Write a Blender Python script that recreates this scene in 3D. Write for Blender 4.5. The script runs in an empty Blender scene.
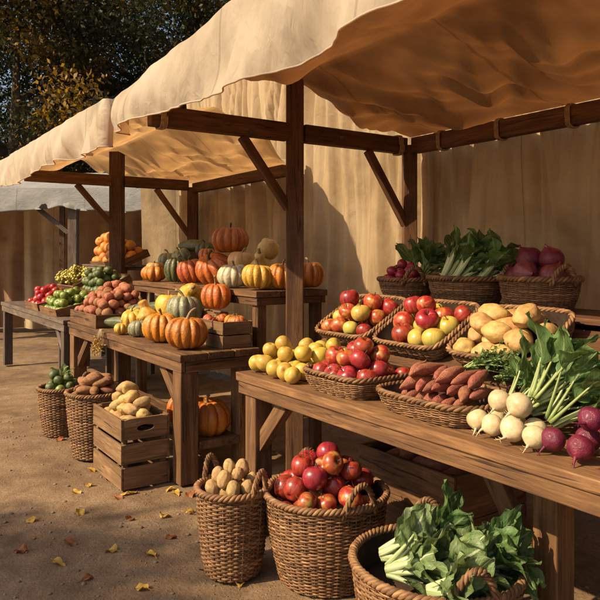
import bpy, math, random
import numpy as np
from mathutils import Vector, Matrix, Euler, Quaternion, noise

RND = random.Random(11)
NPR = np.random.RandomState(5)
PI = math.pi
scene = bpy.context.scene
COL = scene.collection

# ------------------------------------------------------------------ frame
# stall frame: x runs along the row of tables towards the viewer, y runs into the stall, z up
EYE = 1.4
O = Vector((-0.72, 4.05, 0))
AX = Vector((0.5598, -0.8286, 0)); CX = Vector((0.8286, 0.5598, 0))
ANG = math.atan2(AX.y, AX.x)
MF = Matrix.Translation(O) @ Matrix.Rotation(ANG, 4, 'Z')

def W(x, y, z=0.0):
    return MF @ Vector((x, y, z))

def along(px, y):
    """x in the stall frame of a sight line at image column px, at depth y in the stall"""
    k = (px - 300) / 675.0
    return (k * (O.y + y * CX.y) - O.x - y * CX.x) / (AX.x - k * AX.y)

def at(px, py, y):
    x = along(px, y)
    Y = O.y + x * AX.y + y * CX.y
    return Vector((x, y, EYE - (py - 255) * Y / 675.0)), Y

# ------------------------------------------------------------------ mesh builder
class MB:
    def __init__(s):
        s.v = []; s.f = []; s.m = []; s.g = []; s.sm = []

    def add(s, verts, faces, mat=0, grain=None, smooth=True):
        b = len(s.v)
        s.v.extend([tuple(p) for p in verts])
        s.g.extend([tuple(p) for p in (grain if grain is not None else verts)])
        for f in faces:
            s.f.append(tuple(i + b for i in f)); s.m.append(mat); s.sm.append(smooth)

    def box(s, c, size, M=None, mat=0, jit=0.0015, long=None, taper=0.0):
        hx, hy, hz = size[0] / 2, size[1] / 2, size[2] / 2
        loc = [(sx * hx, sy * hy, sz * hz) for sx in (-1, 1) for sy in (-1, 1) for sz in (-1, 1)]
        ax = long if long is not None else max(range(3), key=lambda i: size[i])
        o = [a for a in range(3) if a != ax]
        off = (RND.uniform(-40, 40), RND.uniform(-40, 40), RND.uniform(-40, 40))
        gr = [(p[ax] + off[0], p[o[0]] + off[1], p[o[1]] + off[2]) for p in loc]
        out = []
        for p in loc:
            q = Vector(p) + Vector([RND.uniform(-jit, jit) for _ in range(3)])
            q = q + Vector(c) if M is None else M @ q + Vector(c)
            out.append(q)
        fs = [(0, 1, 3, 2), (4, 6, 7, 5), (0, 4, 5, 1), (2, 3, 7, 6), (0, 2, 6, 4), (1, 5, 7, 3)]
        s.add(out, fs, mat, gr, smooth=False)

    def span(s, x0, x1, y0, y1, z0, z1, mat=0, jit=0.0015, long=None):
        s.box(((x0 + x1) / 2, (y0 + y1) / 2, (z0 + z1) / 2), (x1 - x0, y1 - y0, z1 - z0), None, mat, jit, long)

    def beam(s, p, q, w, h, mat=0):
        p = Vector(p); q = Vector(q); d = q - p
        M = d.to_track_quat('X', 'Z').to_matrix()
        s.box((p + q) / 2, (d.length, w, h), M, mat, 0.002, 0)

    def tube(s, pts, rad, n=8, closed=False, up=(0, 0, 1), flat=1.0, mat=0, cap=True):
        P = np.asarray(pts, float); N = len(P)
        r = np.full(N, rad) if np.isscalar(rad) else np.asarray(rad, float)
        if closed:
            T = np.roll(P, -1, 0) - np.roll(P, 1, 0)
        else:
            T = np.gradient(P, axis=0)
        T /= np.linalg.norm(T, axis=1)[:, None] + 1e-12
        U = np.tile(np.asarray(up, float), (N, 1)) if np.ndim(up) == 1 else np.asarray(up, float)
        B = np.cross(T, U); B /= np.linalg.norm(B, axis=1)[:, None] + 1e-12
        U2 = np.cross(B, T)
        th = np.linspace(0, 2 * PI, n, endpoint=False)
        V = P[:, None, :] + r[:, None, None] * (np.cos(th)[None, :, None] * B[:, None, :] * flat + np.sin(th)[None, :, None] * U2[:, None, :])
        L = np.concatenate([[0], np.cumsum(np.linalg.norm(np.diff(P, axis=0), axis=1))]) + RND.uniform(-40, 40)
        oy = RND.uniform(-40, 40)
        G = np.zeros((N, n, 3)); G[:, :, 0] = L[:, None]; G[:, :, 1] = np.cos(th) * np.mean(r) + oy; G[:, :, 2] = np.sin(th) * np.mean(r)
        fs = []
        for i in range(N if closed else N - 1):
            a = i * n; b = ((i + 1) % N) * n
            for j in range(n):
                k = (j + 1) % n
                fs.append((a + j, a + k, b + k, b + j))
        if cap and not closed:
            fs.append(tuple(range(n - 1, -1, -1))); fs.append(tuple((N - 1) * n + j for j in range(n)))
        s.add(V.reshape(-1, 3).tolist(), fs, mat, G.reshape(-1, 3).tolist())

    def grid(s, V, mat=0, G=None, smooth=True, wrap=False):
        V = np.asarray(V); nu, nv = V.shape[:2]
        fs = []
        for i in range(nu - 1):
            for j in range(nv if wrap else nv - 1):
                k = (j + 1) % nv
                fs.append((i * nv + j, i * nv + k, (i + 1) * nv + k, (i + 1) * nv + j))
        s.add(V.reshape(-1, 3).tolist(), fs, mat, None if G is None else np.asarray(G).reshape(-1, 3).tolist(), smooth)

    def mesh(s, name, mats):
        me = bpy.data.meshes.new(name)
        me.from_pydata(s.v, [], s.f)
        for m in (mats if isinstance(mats, (list, tuple)) else [mats]):
            me.materials.append(m)
        me.polygons.foreach_set('material_index', s.m)
        me.polygons.foreach_set('use_smooth', s.sm)
        a = me.attributes.new('grain', 'FLOAT_VECTOR', 'POINT')
        a.data.foreach_set('vector', np.asarray(s.g, dtype=np.float32).ravel())
        me.update()
        return me

    def build(s, name, mats, parent=None, bevel=0.0, loc=None, rot=None):
        o = bpy.data.objects.new(name, s.mesh(name, mats)); COL.objects.link(o)
        if parent is not None:
            o.parent = parent
        if loc is not None:
            o.location = loc
        if rot is not None:
            o.rotation_euler = rot
        if bevel:
            b = o.modifiers.new('bevel', 'BEVEL'); b.width = bevel; b.segments = 2; b.limit_method = 'ANGLE'
        return o

def tag(o, label=None, cat=None, group=None, kind=None):
    if label: o['label'] = label
    if cat: o['category'] = cat
    if group: o['group'] = group
    if kind: o['kind'] = kind
    return o

def thing(name, label, cat, loc, rz=ANG, group=None):
    o = bpy.data.objects.new(name, None); COL.objects.link(o)
    o.empty_display_size = 0.1
    o.location = loc; o.rotation_euler = (0, 0, rz)
    return tag(o, label, cat, group)

def smooth01(t):
    t = min(1, max(0, t)); return t * t * (3 - 2 * t)

# ------------------------------------------------------------------ materials
class NT:
    def __init__(s, name):
        s.mat = bpy.data.materials.new(name); s.mat.use_nodes = True
        s.t = s.mat.node_tree; s.n = s.t.nodes; s.l = s.t.links
        s.bsdf = s.n['Principled BSDF']; s.out = s.n['Material Output']

    def node(s, t, **kw):
        n = s.n.new(t)
        for k, v in kw.items(): setattr(n, k, v)
        return n

    def set(s, sock, v):
        if isinstance(v, bpy.types.NodeSocket): s.l.new(v, sock)
        elif isinstance(v, (tuple, list)) and len(v) == 3 and sock.type == 'RGBA': sock.default_value = (*v, 1)
        else: sock.default_value = v

    def obj(s):
        return s.node('ShaderNodeTexCoord').outputs['Object']

    def rnd(s):
        return s.node('ShaderNodeObjectInfo').outputs['Random']

    def attr(s, name='grain', out='Vector'):
        return s.node('ShaderNodeAttribute', attribute_name=name).outputs[out]

    def mapp(s, vec, scale=(1, 1, 1), loc=(0, 0, 0)):
        m = s.node('ShaderNodeMapping'); s.set(m.inputs['Vector'], vec)
        s.set(m.inputs['Scale'], scale); s.set(m.inputs['Location'], loc)
        return m.outputs[0]

    def vadd(s, a, b):
        m = s.node('ShaderNodeVectorMath', operation='ADD'); s.set(m.inputs[0], a); s.set(m.inputs[1], b); return m.outputs[0]

    def vmul(s, a, k):
        m = s.node('ShaderNodeVectorMath', operation='SCALE'); s.set(m.inputs[0], a); s.set(m.inputs['Scale'], k); return m.outputs[0]

    def shifted(s, vec):
        """coordinates moved by the object's own random number, so copies do not repeat"""
        c = s.node('ShaderNodeCombineXYZ'); r = s.math('MULTIPLY', s.rnd(), 57.0)
        s.l.new(r, c.inputs[0]); s.l.new(r, c.inputs[1]); s.l.new(r, c.inputs[2])
        return s.vadd(vec, c.outputs[0])

    def noise(s, vec, scale=5, detail=4, rough=0.55, dist=0.0):
        n = s.node('ShaderNodeTexNoise'); s.set(n.inputs['Vector'], vec)
        n.inputs['Scale'].default_value = scale; n.inputs['Detail'].default_value = detail
        n.inputs['Roughness'].default_value = rough; n.inputs['Distortion'].default_value = dist
        return n.outputs['Fac']

    def voro(s, vec, scale, feature='F1'):
        n = s.node('ShaderNodeTexVoronoi', feature=feature); s.set(n.inputs['Vector'], vec); n.inputs['Scale'].default_value = scale
        return n.outputs['Distance']

    def ramp(s, fac, stops):
        r = s.node('ShaderNodeValToRGB'); s.l.new(fac, r.inputs[0])
        e = r.color_ramp.elements
        while len(e) < len(stops): e.new(0.5)
        for i, (p, c) in enumerate(stops):
            e[i].position = p; e[i].color = (*c, 1) if len(c) == 3 else c
        return r.outputs[0]

    def mix(s, fac, a, b, mode='MIX'):
        m = s.node('ShaderNodeMix', data_type='RGBA', blend_type=mode)
        s.set(m.inputs[0], fac); s.set(m.inputs[6], a); s.set(m.inputs[7], b); return m.outputs[2]

    def math(s, op, a, b=0.0, clamp=False):
        m = s.node('ShaderNodeMath', operation=op, use_clamp=clamp); s.set(m.inputs[0], a); s.set(m.inputs[1], b); return m.outputs[0]

    def maprange(s, v, a, b, c=0.0, d=1.0):
        m = s.node('ShaderNodeMapRange'); s.set(m.inputs[0], v)
        for i, x in enumerate((a, b, c, d)): m.inputs[i + 1].default_value = x
        return m.outputs[0]

    def sep(s, vec):
        n = s.node('ShaderNodeSeparateXYZ'); s.l.new(vec, n.inputs[0]); return n.outputs

    def hsv(s, col, h=0.5, sat=1.0, val=1.0):
        n = s.node('ShaderNodeHueSaturation'); s.set(n.inputs['Hue'], h); s.set(n.inputs['Saturation'], sat); s.set(n.inputs['Value'], val)
        s.set(n.inputs['Color'], col); return n.outputs[0]

    def bump(s, h, strength=0.3, dist=0.01, normal=None):
        b = s.node('ShaderNodeBump'); b.inputs['Strength'].default_value = strength; b.inputs['Distance'].default_value = dist
        s.l.new(h, b.inputs['Height'])
        if normal is not None: s.l.new(normal, b.inputs['Normal'])
        return b.outputs[0]

    def done(s, col, rough=0.6, normal=None, spec=0.5, coat=0.0, sss=0.0, sheen=0.0):
        b = s.bsdf
        s.set(b.inputs['Base Color'], col); s.set(b.inputs['Roughness'], rough)
        b.inputs['Specular IOR Level'].default_value = spec
        b.inputs['Coat Weight'].default_value = coat; b.inputs['Coat Roughness'].default_value = 0.25
        if sss:
            b.inputs['Subsurface Weight'].default_value = sss; b.inputs['Subsurface Scale'].default_value = 0.01
            b.inputs['Subsurface Radius'].default_value = (1, .5, .25)
        if normal is not None: s.l.new(normal, b.inputs['Normal'])
        return s.mat

def mat_wood(name, dark, mid, light, rough=0.72, var=0.25):
    t = NT(name); g = t.attr()
    fine = t.noise(t.mapp(g, (4.0, 55, 55)), 1.0, 6, 0.65, 1.1)
    big = t.noise(t.mapp(g, (1.3, 11, 11)), 1.0, 4, 0.55, 1.2)
    blot = t.noise(g, 5.0, 3)
    c = t.ramp(t.math('ADD', t.math('MULTIPLY', fine, .5), t.math('MULTIPLY', big, .5)), [(.34, dark), (.5, mid), (.66, light)])
    c = t.mix(t.maprange(blot, .35, .7, 0, .55), c, tuple(x * .55 for x in mid))
    crack = t.noise(t.mapp(g, (3.0, 48, 48), (3, 7, 1)), 1.0, 2, .5, .9)
    c = t.mix(t.maprange(crack, .63, .72, 0, .85), c, tuple(x * .35 for x in dark))
    c = t.hsv(c, .5, 1.0, t.maprange(t.rnd(), 0, 1, 1 - var, 1 + var))
    h = t.math('SUBTRACT', t.math('ADD', t.math('MULTIPLY', fine, .5), big), t.maprange(crack, .62, .72, 0, 1.0))
    return t.done(c, t.maprange(fine, .3, .7, rough + .12, rough - .12), t.bump(h, .55, .004), .35)

WOOD = mat_wood('warm_oak', (.05, .021, .008), (.15, .072, .028), (.29, .155, .064))
WOOD_DARK = mat_wood('dark_timber', (.045, .018, .007), (.105, .046, .019), (.19, .092, .038))
WOOD_GREY = mat_wood('weathered_boards', (.06, .04, .028), (.12, .085, .06), (.2, .15, .105))
WOOD_PALE = mat_wood('crate_pine', (.085, .042, .017), (.21, .115, .05), (.35, .21, .098))

def mat_wicker(name, a, b, c3):
    t = NT(name); g = t.attr()
    n1 = t.noise(t.mapp(g, (9, 160, 160)), 1.0, 3, .6)
    n2 = t.noise(g, 7.0, 2)
    n4 = t.noise(t.mapp(g, (.05, 1, 1)), 1.7, 1)
    c = t.ramp(t.math('ADD', t.math('MULTIPLY', n1, .4), t.math('MULTIPLY', n2, .6)), [(.32, a), (.5, b), (.66, c3)])
    c = t.hsv(c, .5, .95, t.maprange(n4, .3, .7, .5, 1.5))
    return t.done(c, .58, t.bump(n1, .4, .002), .3)
WICKER = mat_wicker('willow', (.065, .027, .01), (.17, .08, .029), (.32, .17, .065))
WICKER_RED = mat_wicker('brown_willow', (.045, .018, .008), (.12, .05, .02), (.22, .105, .043))
_t = NT('added_dark_liner'); ADDED_LINER = _t.done(_t.ramp(_t.noise(_t.obj(), 30, 3), [(.3, (.02, .01, .005)), (.7, (.055, .028, .012))]), .9)  # sheet added inside baskets and crates: blocks light, shade put into its colour

def mat_fruit(name, stops, scale=2.0, streak=None, speck=None, rough=.35, coat=.15, bump=.15, bscale=25, var=.12, hue=.012, topcol=None, sss=.08, spec=.45):
    t = NT(name); ob = t.obj(); sh = t.shifted(ob)
    n = t.noise(sh, scale, 4, .55, .4)
    c = t.ramp(n, stops)
    if streak:                                     # meridian streaks running from stem to base
        x, y, z = t.sep(ob)
        ang = t.math('ARCTAN2', y, x)
        cc = t.node('ShaderNodeCombineXYZ'); t.l.new(t.math('MULTIPLY', ang, streak[1]), cc.inputs[0])
        t.l.new(t.math('MULTIPLY', z, .8), cc.inputs[1]); t.l.new(t.math('MULTIPLY', t.rnd(), 40), cc.inputs[2])
        sn = t.noise(cc.outputs[0], 1.0, 3, .6)
        c = t.mix(t.maprange(sn, .42, .66, 0, streak[2]), c, streak[0])
    if topcol:
        z = t.sep(ob)[2]
        c = t.mix(t.maprange(t.math('ADD', z, t.math('MULTIPLY', n, .6)), topcol[1], topcol[2], 0, topcol[3]), c, topcol[0])
    if speck:
        v = t.voro(sh, speck[1])
        c = t.mix(t.maprange(v, .1, .2, speck[2], 0), c, speck[0])
    r = t.rnd()
    c = t.hsv(c, t.maprange(r, 0, 1, .5 - hue, .5 + hue), 1.0, t.maprange(t.math('FRACT', t.math('MULTIPLY', r, 7.31)), 0, 1, 1 - var, 1 + var))
    b = t.noise(sh, bscale, 4, .6)
    rg = t.maprange(t.noise(sh, 6, 3), .3, .7, rough - .08, rough + .12)
    return t.done(c, rg, t.bump(b, bump, .05), spec, coat, sss)

APPLE = mat_fruit('red_apple_skin', [(.3, (.17, .005, .012)), (.55, (.28, .012, .016)), (.75, (.36, .04, .022))], 1.6, ((.42, .12, .05), 4.5, .35), ((.6, .4, .2), 16, .5), .28, .3, .05)
APPLE_MIX = mat_fruit('striped_apple_skin', [(.34, (.28, .012, .014)), (.5, (.36, .05, .02)), (.62, (.46, .22, .05)), (.8, (.45, .34, .08))], 1.3, ((.32, .018, .016), 5.0, .75), ((.6, .4, .2), 16, .45), .3, .25, .05)
APPLE_GREEN = mat_fruit('green_apple_skin', [(.3, (.42, .36, .07)), (.6, (.5, .4, .08)), (.78, (.5, .14, .04))], 1.2, ((.45, .14, .04), 4.0, .45), ((.6, .5, .3), 16, .4), .3, .25, .05)
QUINCE = mat_fruit('yellow_quince_skin', [(.3, (.4, .25, .03)), (.55, (.5, .34, .055)), (.75, (.5, .4, .12))], 1.7, None, ((.25, .14, .03), 12, .6), .42, .1, .1, 14)
GREENFRUIT = mat_fruit('green_fruit_skin', [(.3, (.1, .15, .025)), (.55, (.19, .24, .04)), (.8, (.36, .34, .08))], 1.6, None, ((.3, .3, .12), 14, .4), .4, .1, .08)
DARKGREENFRUIT = mat_fruit('avocado_skin', [(.3, (.035, .06, .015)), (.55, (.09, .12, .03)), (.8, (.22, .19, .06))], 1.6, None, ((.3, .28, .12), 14, .5), .42, .1, .2, 30)
ORANGE = mat_fruit('orange_peel', [(.3, (.5, .16, .015)), (.6, (.62, .25, .03)), (.8, (.66, .33, .06))], 1.4, None, None, .4, .1, .25, 40)
TOMATO = mat_fruit('tomato_skin', [(.3, (.3, .015, .01)), (.7, (.45, .04, .02))], 1.4, None, None, .22, .3, .03)
GRAPE = mat_fruit('grape_skin', [(.3, (.34, .32, .05)), (.7, (.5, .44, .1))], 1.4, None, None, .3, .15, .03)
POTATO = mat_fruit('yellow_potato_skin', [(.3, (.36, .2, .06)), (.55, (.5, .31, .105)), (.8, (.58, .39, .16))], 2.4, None, ((.2, .1, .035), 5, .55), .55, 0, .18, 8)
POTATO_PALE = mat_fruit('pale_potato_skin', [(.3, (.38, .22, .08)), (.55, (.52, .33, .13)), (.8, (.6, .42, .2))], 2.4, None, ((.22, .11, .04), 5, .55), .62, 0, .45, 12)
POTATO_BROWN = mat_fruit('brown_potato_skin', [(.3, (.19, .075, .028)), (.55, (.3, .13, .05)), (.8, (.38, .19, .08))], 2.4, None, ((.1, .04, .018), 5, .6), .62, 0, .4, 12)
POTATO_RED = mat_fruit('red_potato_skin', [(.3, (.25, .065, .035)), (.55, (.36, .12, .06)), (.8, (.46, .2, .1))], 2.2, None, ((.13, .04, .02), 5, .55), .55, 0, .3, 12)
SWEETPOT = mat_fruit('sweet_potato_skin', [(.3, (.24, .07, .042)), (.55, (.35, .125, .07)), (.8, (.45, .2, .115))], 3.0, None, ((.13, .035, .02), 7, .6), .6, 0, .5, 9)
BEET = mat_fruit('beet_skin', [(.3, (.085, .006, .02)), (.6, (.16, .013, .035)), (.8, (.24, .03, .055))], 2.0, None, None, .38, .1, .3, 10)
RADISH = mat_fruit('radish_skin', [(.3, (.22, .01, .035)), (.7, (.36, .03, .06))], 2.0, None, None, .3, .2, .12, 10)
ONION = mat_fruit('dark_onion_skin', [(.3, (.08, .012, .018)), (.6, (.16, .028, .032)), (.8, (.26, .065, .05))], 2.0, ((.3, .1, .07), 9, .5), None, .35, .15, .25, 10)
TURNIP = mat_fruit('turnip_skin', [(.3, (.46, .33, .17)), (.6, (.57, .45, .27)), (.8, (.62, .52, .35))], 2.0, None, ((.34, .2, .09), 6, .4), .45, .08, .1, 5, topcol=((.4, .36, .12), .9, 1.5, .6))
SQ = dict(rough=.4, coat=.12, bump=.22, bscale=7)
PK_ORANGE = mat_fruit('orange_pumpkin_rind', [(.3, (.36, .075, .006)), (.55, (.46, .125, .01)), (.8, (.52, .19, .02))], 2.2, ((.54, .24, .035), 5, .45), ((.45, .28, .08), 14, .3), **SQ)
PK_RED = mat_fruit('red_pumpkin_rind', [(.3, (.27, .035, .008)), (.55, (.4, .075, .012)), (.8, (.48, .14, .025))], 2.2, ((.5, .17, .04), 5, .4), ((.5, .28, .1), 14, .3), **SQ)
PK_TEAL = mat_fruit('grey_green_rind', [(.3, (.1, .115, .065)), (.55, (.2, .205, .12)), (.8, (.34, .31, .17))], 2.4, ((.38, .34, .17), 6, .5), ((.4, .34, .18), 10, .4), **SQ)
PK_GREEN = mat_fruit('dark_green_rind', [(.3, (.022, .035, .014)), (.55, (.045, .065, .022)), (.8, (.1, .11, .04))], 2.4, ((.2, .17, .05), 5, .45), ((.25, .22, .08), 12, .4), **SQ)
PK_YELLOW = mat_fruit('yellow_squash_rind', [(.3, (.52, .27, .025)), (.55, (.62, .38, .05)), (.8, (.64, .45, .12))], 2.0, ((.55, .3, .04), 5, .4), None, **SQ)
PK_CREAM = mat_fruit('cream_rind', [(.3, (.4, .33, .19)), (.55, (.54, .47, .3)), (.8, (.6, .54, .38))], 2.2, ((.36, .36, .2), 6, .5), ((.3, .26, .12), 12, .3), **SQ)
PK_TAN = mat_fruit('tan_squash_rind', [(.3, (.38, .21, .06)), (.55, (.5, .31, .1)), (.8, (.56, .4, .17))], 2.2, ((.55, .4, .15), 5, .4), ((.3, .16, .05), 12, .3), **SQ)

def mat_plain(name, a, b, scale=20, rough=.7, bump=.3):
    t = NT(name); n = t.noise(t.obj(), scale, 4)
    return t.done(t.ramp(n, [(.3, a), (.7, b)]), rough, t.bump(n, bump, .01))
STEM = mat_plain('dry_stem', (.13, .085, .035), (.3, .22, .1), 14)
STEM_DARK = mat_plain('dark_stem', (.03, .025, .012), (.09, .075, .035), 14)
STEM_GREEN = mat_plain('green_stem', (.12, .16, .04), (.26, .3, .1), 14)

def mat_leaf(name, dark, light, rib, trans=.25, ribw=.09, veins=8):
    t = NT(name); g = t.attr(); u, v, w = t.sep(g)
    n = t.noise(t.vadd(g, (0, 0, 0)), 6.0, 4)
    c = t.ramp(n, [(.3, dark), (.72, light)])
    av = t.math('ABSOLUTE', v)
    ph = t.math('SUBTRACT', t.math('MULTIPLY', u, veins * 1.0), t.math('MULTIPLY', av, veins * .35))
    vn = t.math('ABSOLUTE', t.math('SUBTRACT', t.math('FRACT', ph), .5))
    vein = t.maprange(vn, .07, .0, 0, .8)
    c = t.mix(vein, c, tuple((x + y) / 2 for x, y in zip(light, rib)))
    c = t.mix(t.maprange(av, ribw, ribw * .4, 0, 1), c, rib)
    c = t.hsv(c, .5, 1, t.maprange(t.noise(w, 90.0, 0), .3, .7, .7, 1.3))
    b = t.bump(t.math('ADD', t.math('MULTIPLY', vein, -1.0), n), .5, .004)
    t.done(c, .42, b, .4)
    if trans:
        tr = t.node('ShaderNodeBsdfTranslucent'); t.l.new(t.hsv(c, .48, 1.1, 1.6), tr.inputs[0])
        mx = t.node('ShaderNodeMixShader'); mx.inputs[0].default_value = trans
        t.l.new(t.bsdf.outputs[0], mx.inputs[1]); t.l.new(tr.outputs[0], mx.inputs[2]); t.l.new(mx.outputs[0], t.out.inputs[0])
    return t.mat
LEAF = mat_leaf('green_leaf', (.045, .105, .03), (.16, .26, .08), (.3, .36, .16))
LEAF_DARK = mat_leaf('dark_leaf', (.025, .055, .018), (.075, .13, .04), (.16, .22, .09))
LEAF_PALE = mat_leaf('pale_leaf', (.075, .12, .04), (.2, .27, .1), (.5, .54, .33))
t = NT('pale_stalk'); g = t.attr()
PETIOLE = t.done(t.ramp(t.noise(t.mapp(g, (3, 330, 330)), 1, 3), [(.36, (.2, .27, .08)), (.62, (.5, .53, .3))]), .38, None, .5, .1, .1)
t = NT('green_stalk'); g = t.attr()
PET_GREEN = t.done(t.ramp(t.noise(t.mapp(g, (4, 120, 120)), 1, 3), [(.3, (.16, .22, .06)), (.7, (.36, .4, .16))]), .4, None, .5, .1, .1)
t = NT('beet_stalk'); g = t.attr()
PET_RED = t.done(t.ramp(t.noise(t.mapp(g, (4, 120, 120)), 1, 3), [(.3, (.16, .015, .03)), (.7, (.3, .05, .06))]), .4)

def mat_cloth(name, stops, trans=.35, glow=(.8, .5, .22), weave=260.0):
    t = NT(name); g = t.attr()
    n = t.noise(g, 1.6, 6, .62, .5)
    n2 = t.noise(t.mapp(g, (7, 1.6, 1)), 1.0, 4, .6, .6)
    c = t.ramp(t.math('ADD', t.math('MULTIPLY', n, .8), t.math('MULTIPLY', n2, .2)), stops)
    st = t.noise(g, 3.4, 5, .7, .8)
    c = t.mix(t.maprange(st, .6, .78, 0, .28), c, tuple(x * .5 for x in stops[0][1]))
    sx = t.math('ABSOLUTE', t.math('SUBTRACT', t.math('FRACT', t.math('DIVIDE', t.sep(g)[0], 1.07)), .5))
    seam = t.maprange(sx, .004, .010, 1, 0)
    c = t.mix(t.math('MULTIPLY', seam, .35), c, tuple(x * .4 for x in stops[0][1]))
    r1 = t.noise(t.mapp(g, (1.0, .55, 1)), 5.0, 3, .5, .9); r2 = t.noise(t.mapp(g, (1.6, .7, 1)), 11.0, 3, .5, 1.2)
    crease = t.math('ADD', t.math('MULTIPLY', t.math('ABSOLUTE', t.math('SUBTRACT', r1, .5)), -5.0), t.math('MULTIPLY', t.math('ABSOLUTE', t.math('SUBTRACT', r2, .5)), -2.2))
    wv = t.node('ShaderNodeTexWave', wave_type='BANDS', bands_direction='X'); t.l.new(t.mapp(g, (weave, weave, 1)), wv.inputs['Vector']); wv.inputs['Scale'].default_value = 1
    wv.inputs['Distortion'].default_value = 1.5
    h = t.math('ADD', t.math('MULTIPLY', wv.outputs['Fac'], .15), t.math('ADD', t.math('MULTIPLY', t.noise(t.mapp(g, (9, 3, 1)), 1, 4, .6), .6), t.math('MULTIPLY', n2, .5)))
    h = t.math('ADD', t.math('ADD', h, crease), t.math('MULTIPLY', seam, .4))
    t.done(c, .9, t.bump(h, .55, .016), .1)
    tr = t.node('ShaderNodeBsdfTranslucent'); t.l.new(t.mix(1.0, c, glow, 'MULTIPLY'), tr.inputs[0])
    mx = t.node('ShaderNodeMixShader'); mx.inputs[0].default_value = trans
    t.l.new(t.bsdf.outputs[0], mx.inputs[1]); t.l.new(tr.outputs[0], mx.inputs[2]); t.l.new(mx.outputs[0], t.out.inputs[0])
    return t.mat
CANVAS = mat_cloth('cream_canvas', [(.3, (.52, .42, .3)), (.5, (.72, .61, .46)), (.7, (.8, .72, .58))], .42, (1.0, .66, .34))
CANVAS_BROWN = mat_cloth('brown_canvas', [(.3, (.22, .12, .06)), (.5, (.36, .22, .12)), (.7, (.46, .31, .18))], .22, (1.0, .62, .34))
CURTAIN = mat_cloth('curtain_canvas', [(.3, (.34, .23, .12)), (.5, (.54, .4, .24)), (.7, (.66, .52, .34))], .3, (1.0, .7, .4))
CANVAS_GREY = mat_cloth('grey_canvas', [(.3, (.3, .29, .27)), (.5, (.42, .41, .39)), (.7, (.52, .51, .49))], .25, (.9, .9, .85))

# ------------------------------------------------------------------ prototypes of produce (unit size: about 1 m half width, scaled per object)
def lathe_grid(prof, n, fn=None):
    V = np.zeros((len(prof), n, 3))
    for i, (r, z) in enumerate(prof):
        for j in range(n):
            th = 2 * PI * j / n
            rr, zz = fn(r, z, th, i / (len(prof) - 1)) if fn else (r, z)
            V[i, j] = (rr * math.cos(th), rr * math.sin(th), zz)
    return V

def nz(p, s=1.0, o=0.0):
    return noise.noise(Vector((p[0] * s + o, p[1] * s + o * 1.7, p[2] * s - o)))

def apple_mesh(seed, kind='apple'):
    r = random.Random(seed); m = MB(); N = 18
    el = r.uniform(.8, 1.0); wob = r.uniform(.03, .085); ph = r.uniform(0, 6)
    prof = []
    for i in range(N + 1):
        a = PI * i / N
        rad = max(0, math.sin(a)) ** .88
        z = math.cos(a) * el
        if kind == 'quince':
            rad *= 1 + .06 * math.cos(a); z *= 1.05
        else:
            rad *= 1 + .07 * math.cos(a)
        d = .34 if kind == 'apple' else .2
        z -= d * math.exp(-(rad / .26) ** 2) if a < PI / 2 else -.22 * math.exp(-(rad / .22) ** 2)
        prof.append((max(rad, .012), z))
    def fn(rr, z, th, t):
        k = 1 + (.045 if kind == 'apple' else .07) * math.cos(5 * th + ph) * (t ** 2) + wob * math.cos(th + ph) + wob * .7 * math.cos(2 * th - ph)
        return rr * k, z + .03 * math.cos(th + ph)
    m.grid(lathe_grid(prof, 24, fn), wrap=True)
    return m

def apple_stem(seed):
    r = random.Random(seed); m = MB()
    dx, dy = r.uniform(-.15, .15), r.uniform(-.15, .15)
    m.tube([(0, 0, .5), (dx * .3, dy * .3, .75), (dx, dy, 1.02), (dx * 1.5, dy * 1.5, 1.1)], [.035, .035, .045, .055], 6, up=(1, 0, 0))
    return m

def pumpkin_mesh(seed, ribs=11, flat=.78, depth=.16, power=1.0, top=.22):
    r = random.Random(seed); m = MB(); N = 26
    prof = []
    for i in range(N + 1):
        a = PI * i / N
        rad = max(0, math.sin(a)) ** .78
        z = math.cos(a) * flat
        if a < PI / 2: z -= top * flat * math.exp(-(rad / .38) ** 2) * 1.25
        else: z += .16 * flat * math.exp(-(rad / .4) ** 2)
        prof.append((max(rad, .01), z))
    amps = [r.uniform(-.075, .06) for _ in range(ribs)]
    offs = [r.uniform(-.12, .12) for _ in range(ribs)]
    ph = r.uniform(0, 6); lean = r.uniform(-.12, .12)
    def fn(rr, z, th, t):
        u = th / (2 * PI) * ribs; k = int(u) % ribs; f = u - int(u)
        f = min(max(f + offs[k] * math.sin(PI * f), 0), 1)
        lobe = max(0, math.sin(PI * f)) ** .62
        g = 1 - depth * (1 - lobe) + amps[k] * lobe
        g *= 1 + .06 * math.cos(th + ph) + .05 * math.cos(2 * th - ph)
        zz = z * (1 - .35 * depth * (1 - lobe)) + lean * rr * math.cos(th)
        return rr * g, zz
    m.grid(lathe_grid(prof, ribs * 9, fn), wrap=True)
    return m

def pumpkin_stem(seed, flat=.78, hook=.35, length=.55, thick=.1):
    r = random.Random(seed); m = MB()
    a = r.uniform(0, 2 * PI); d = Vector((math.cos(a), math.sin(a), 0))
    z0 = flat * .6
    pts, rad = [], []
    n = 9
    for i in range(n):
        u = i / (n - 1)
        p = Vector((0, 0, z0 + length * math.sin(u * 1.5))) + d * (hook * u ** 1.8)
        pts.append(p); rad.append(thick * (1.9 - 1.3 * smooth01(u * 3) + .25 * u))
    P = np.array([tuple(p) for p in pts])
    m.tube(P, rad, 10, up=(-d.y, d.x, 0))
    # five-sided ridges along the stem
    for k, v in enumerate(m.v):
        j = k % 10
        c = P[k // 10]; s = 1.0 if j % 2 else .78
        m.v[k] = tuple(c[q] + (v[q] - c[q]) * s for q in range(3))
    return m

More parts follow.
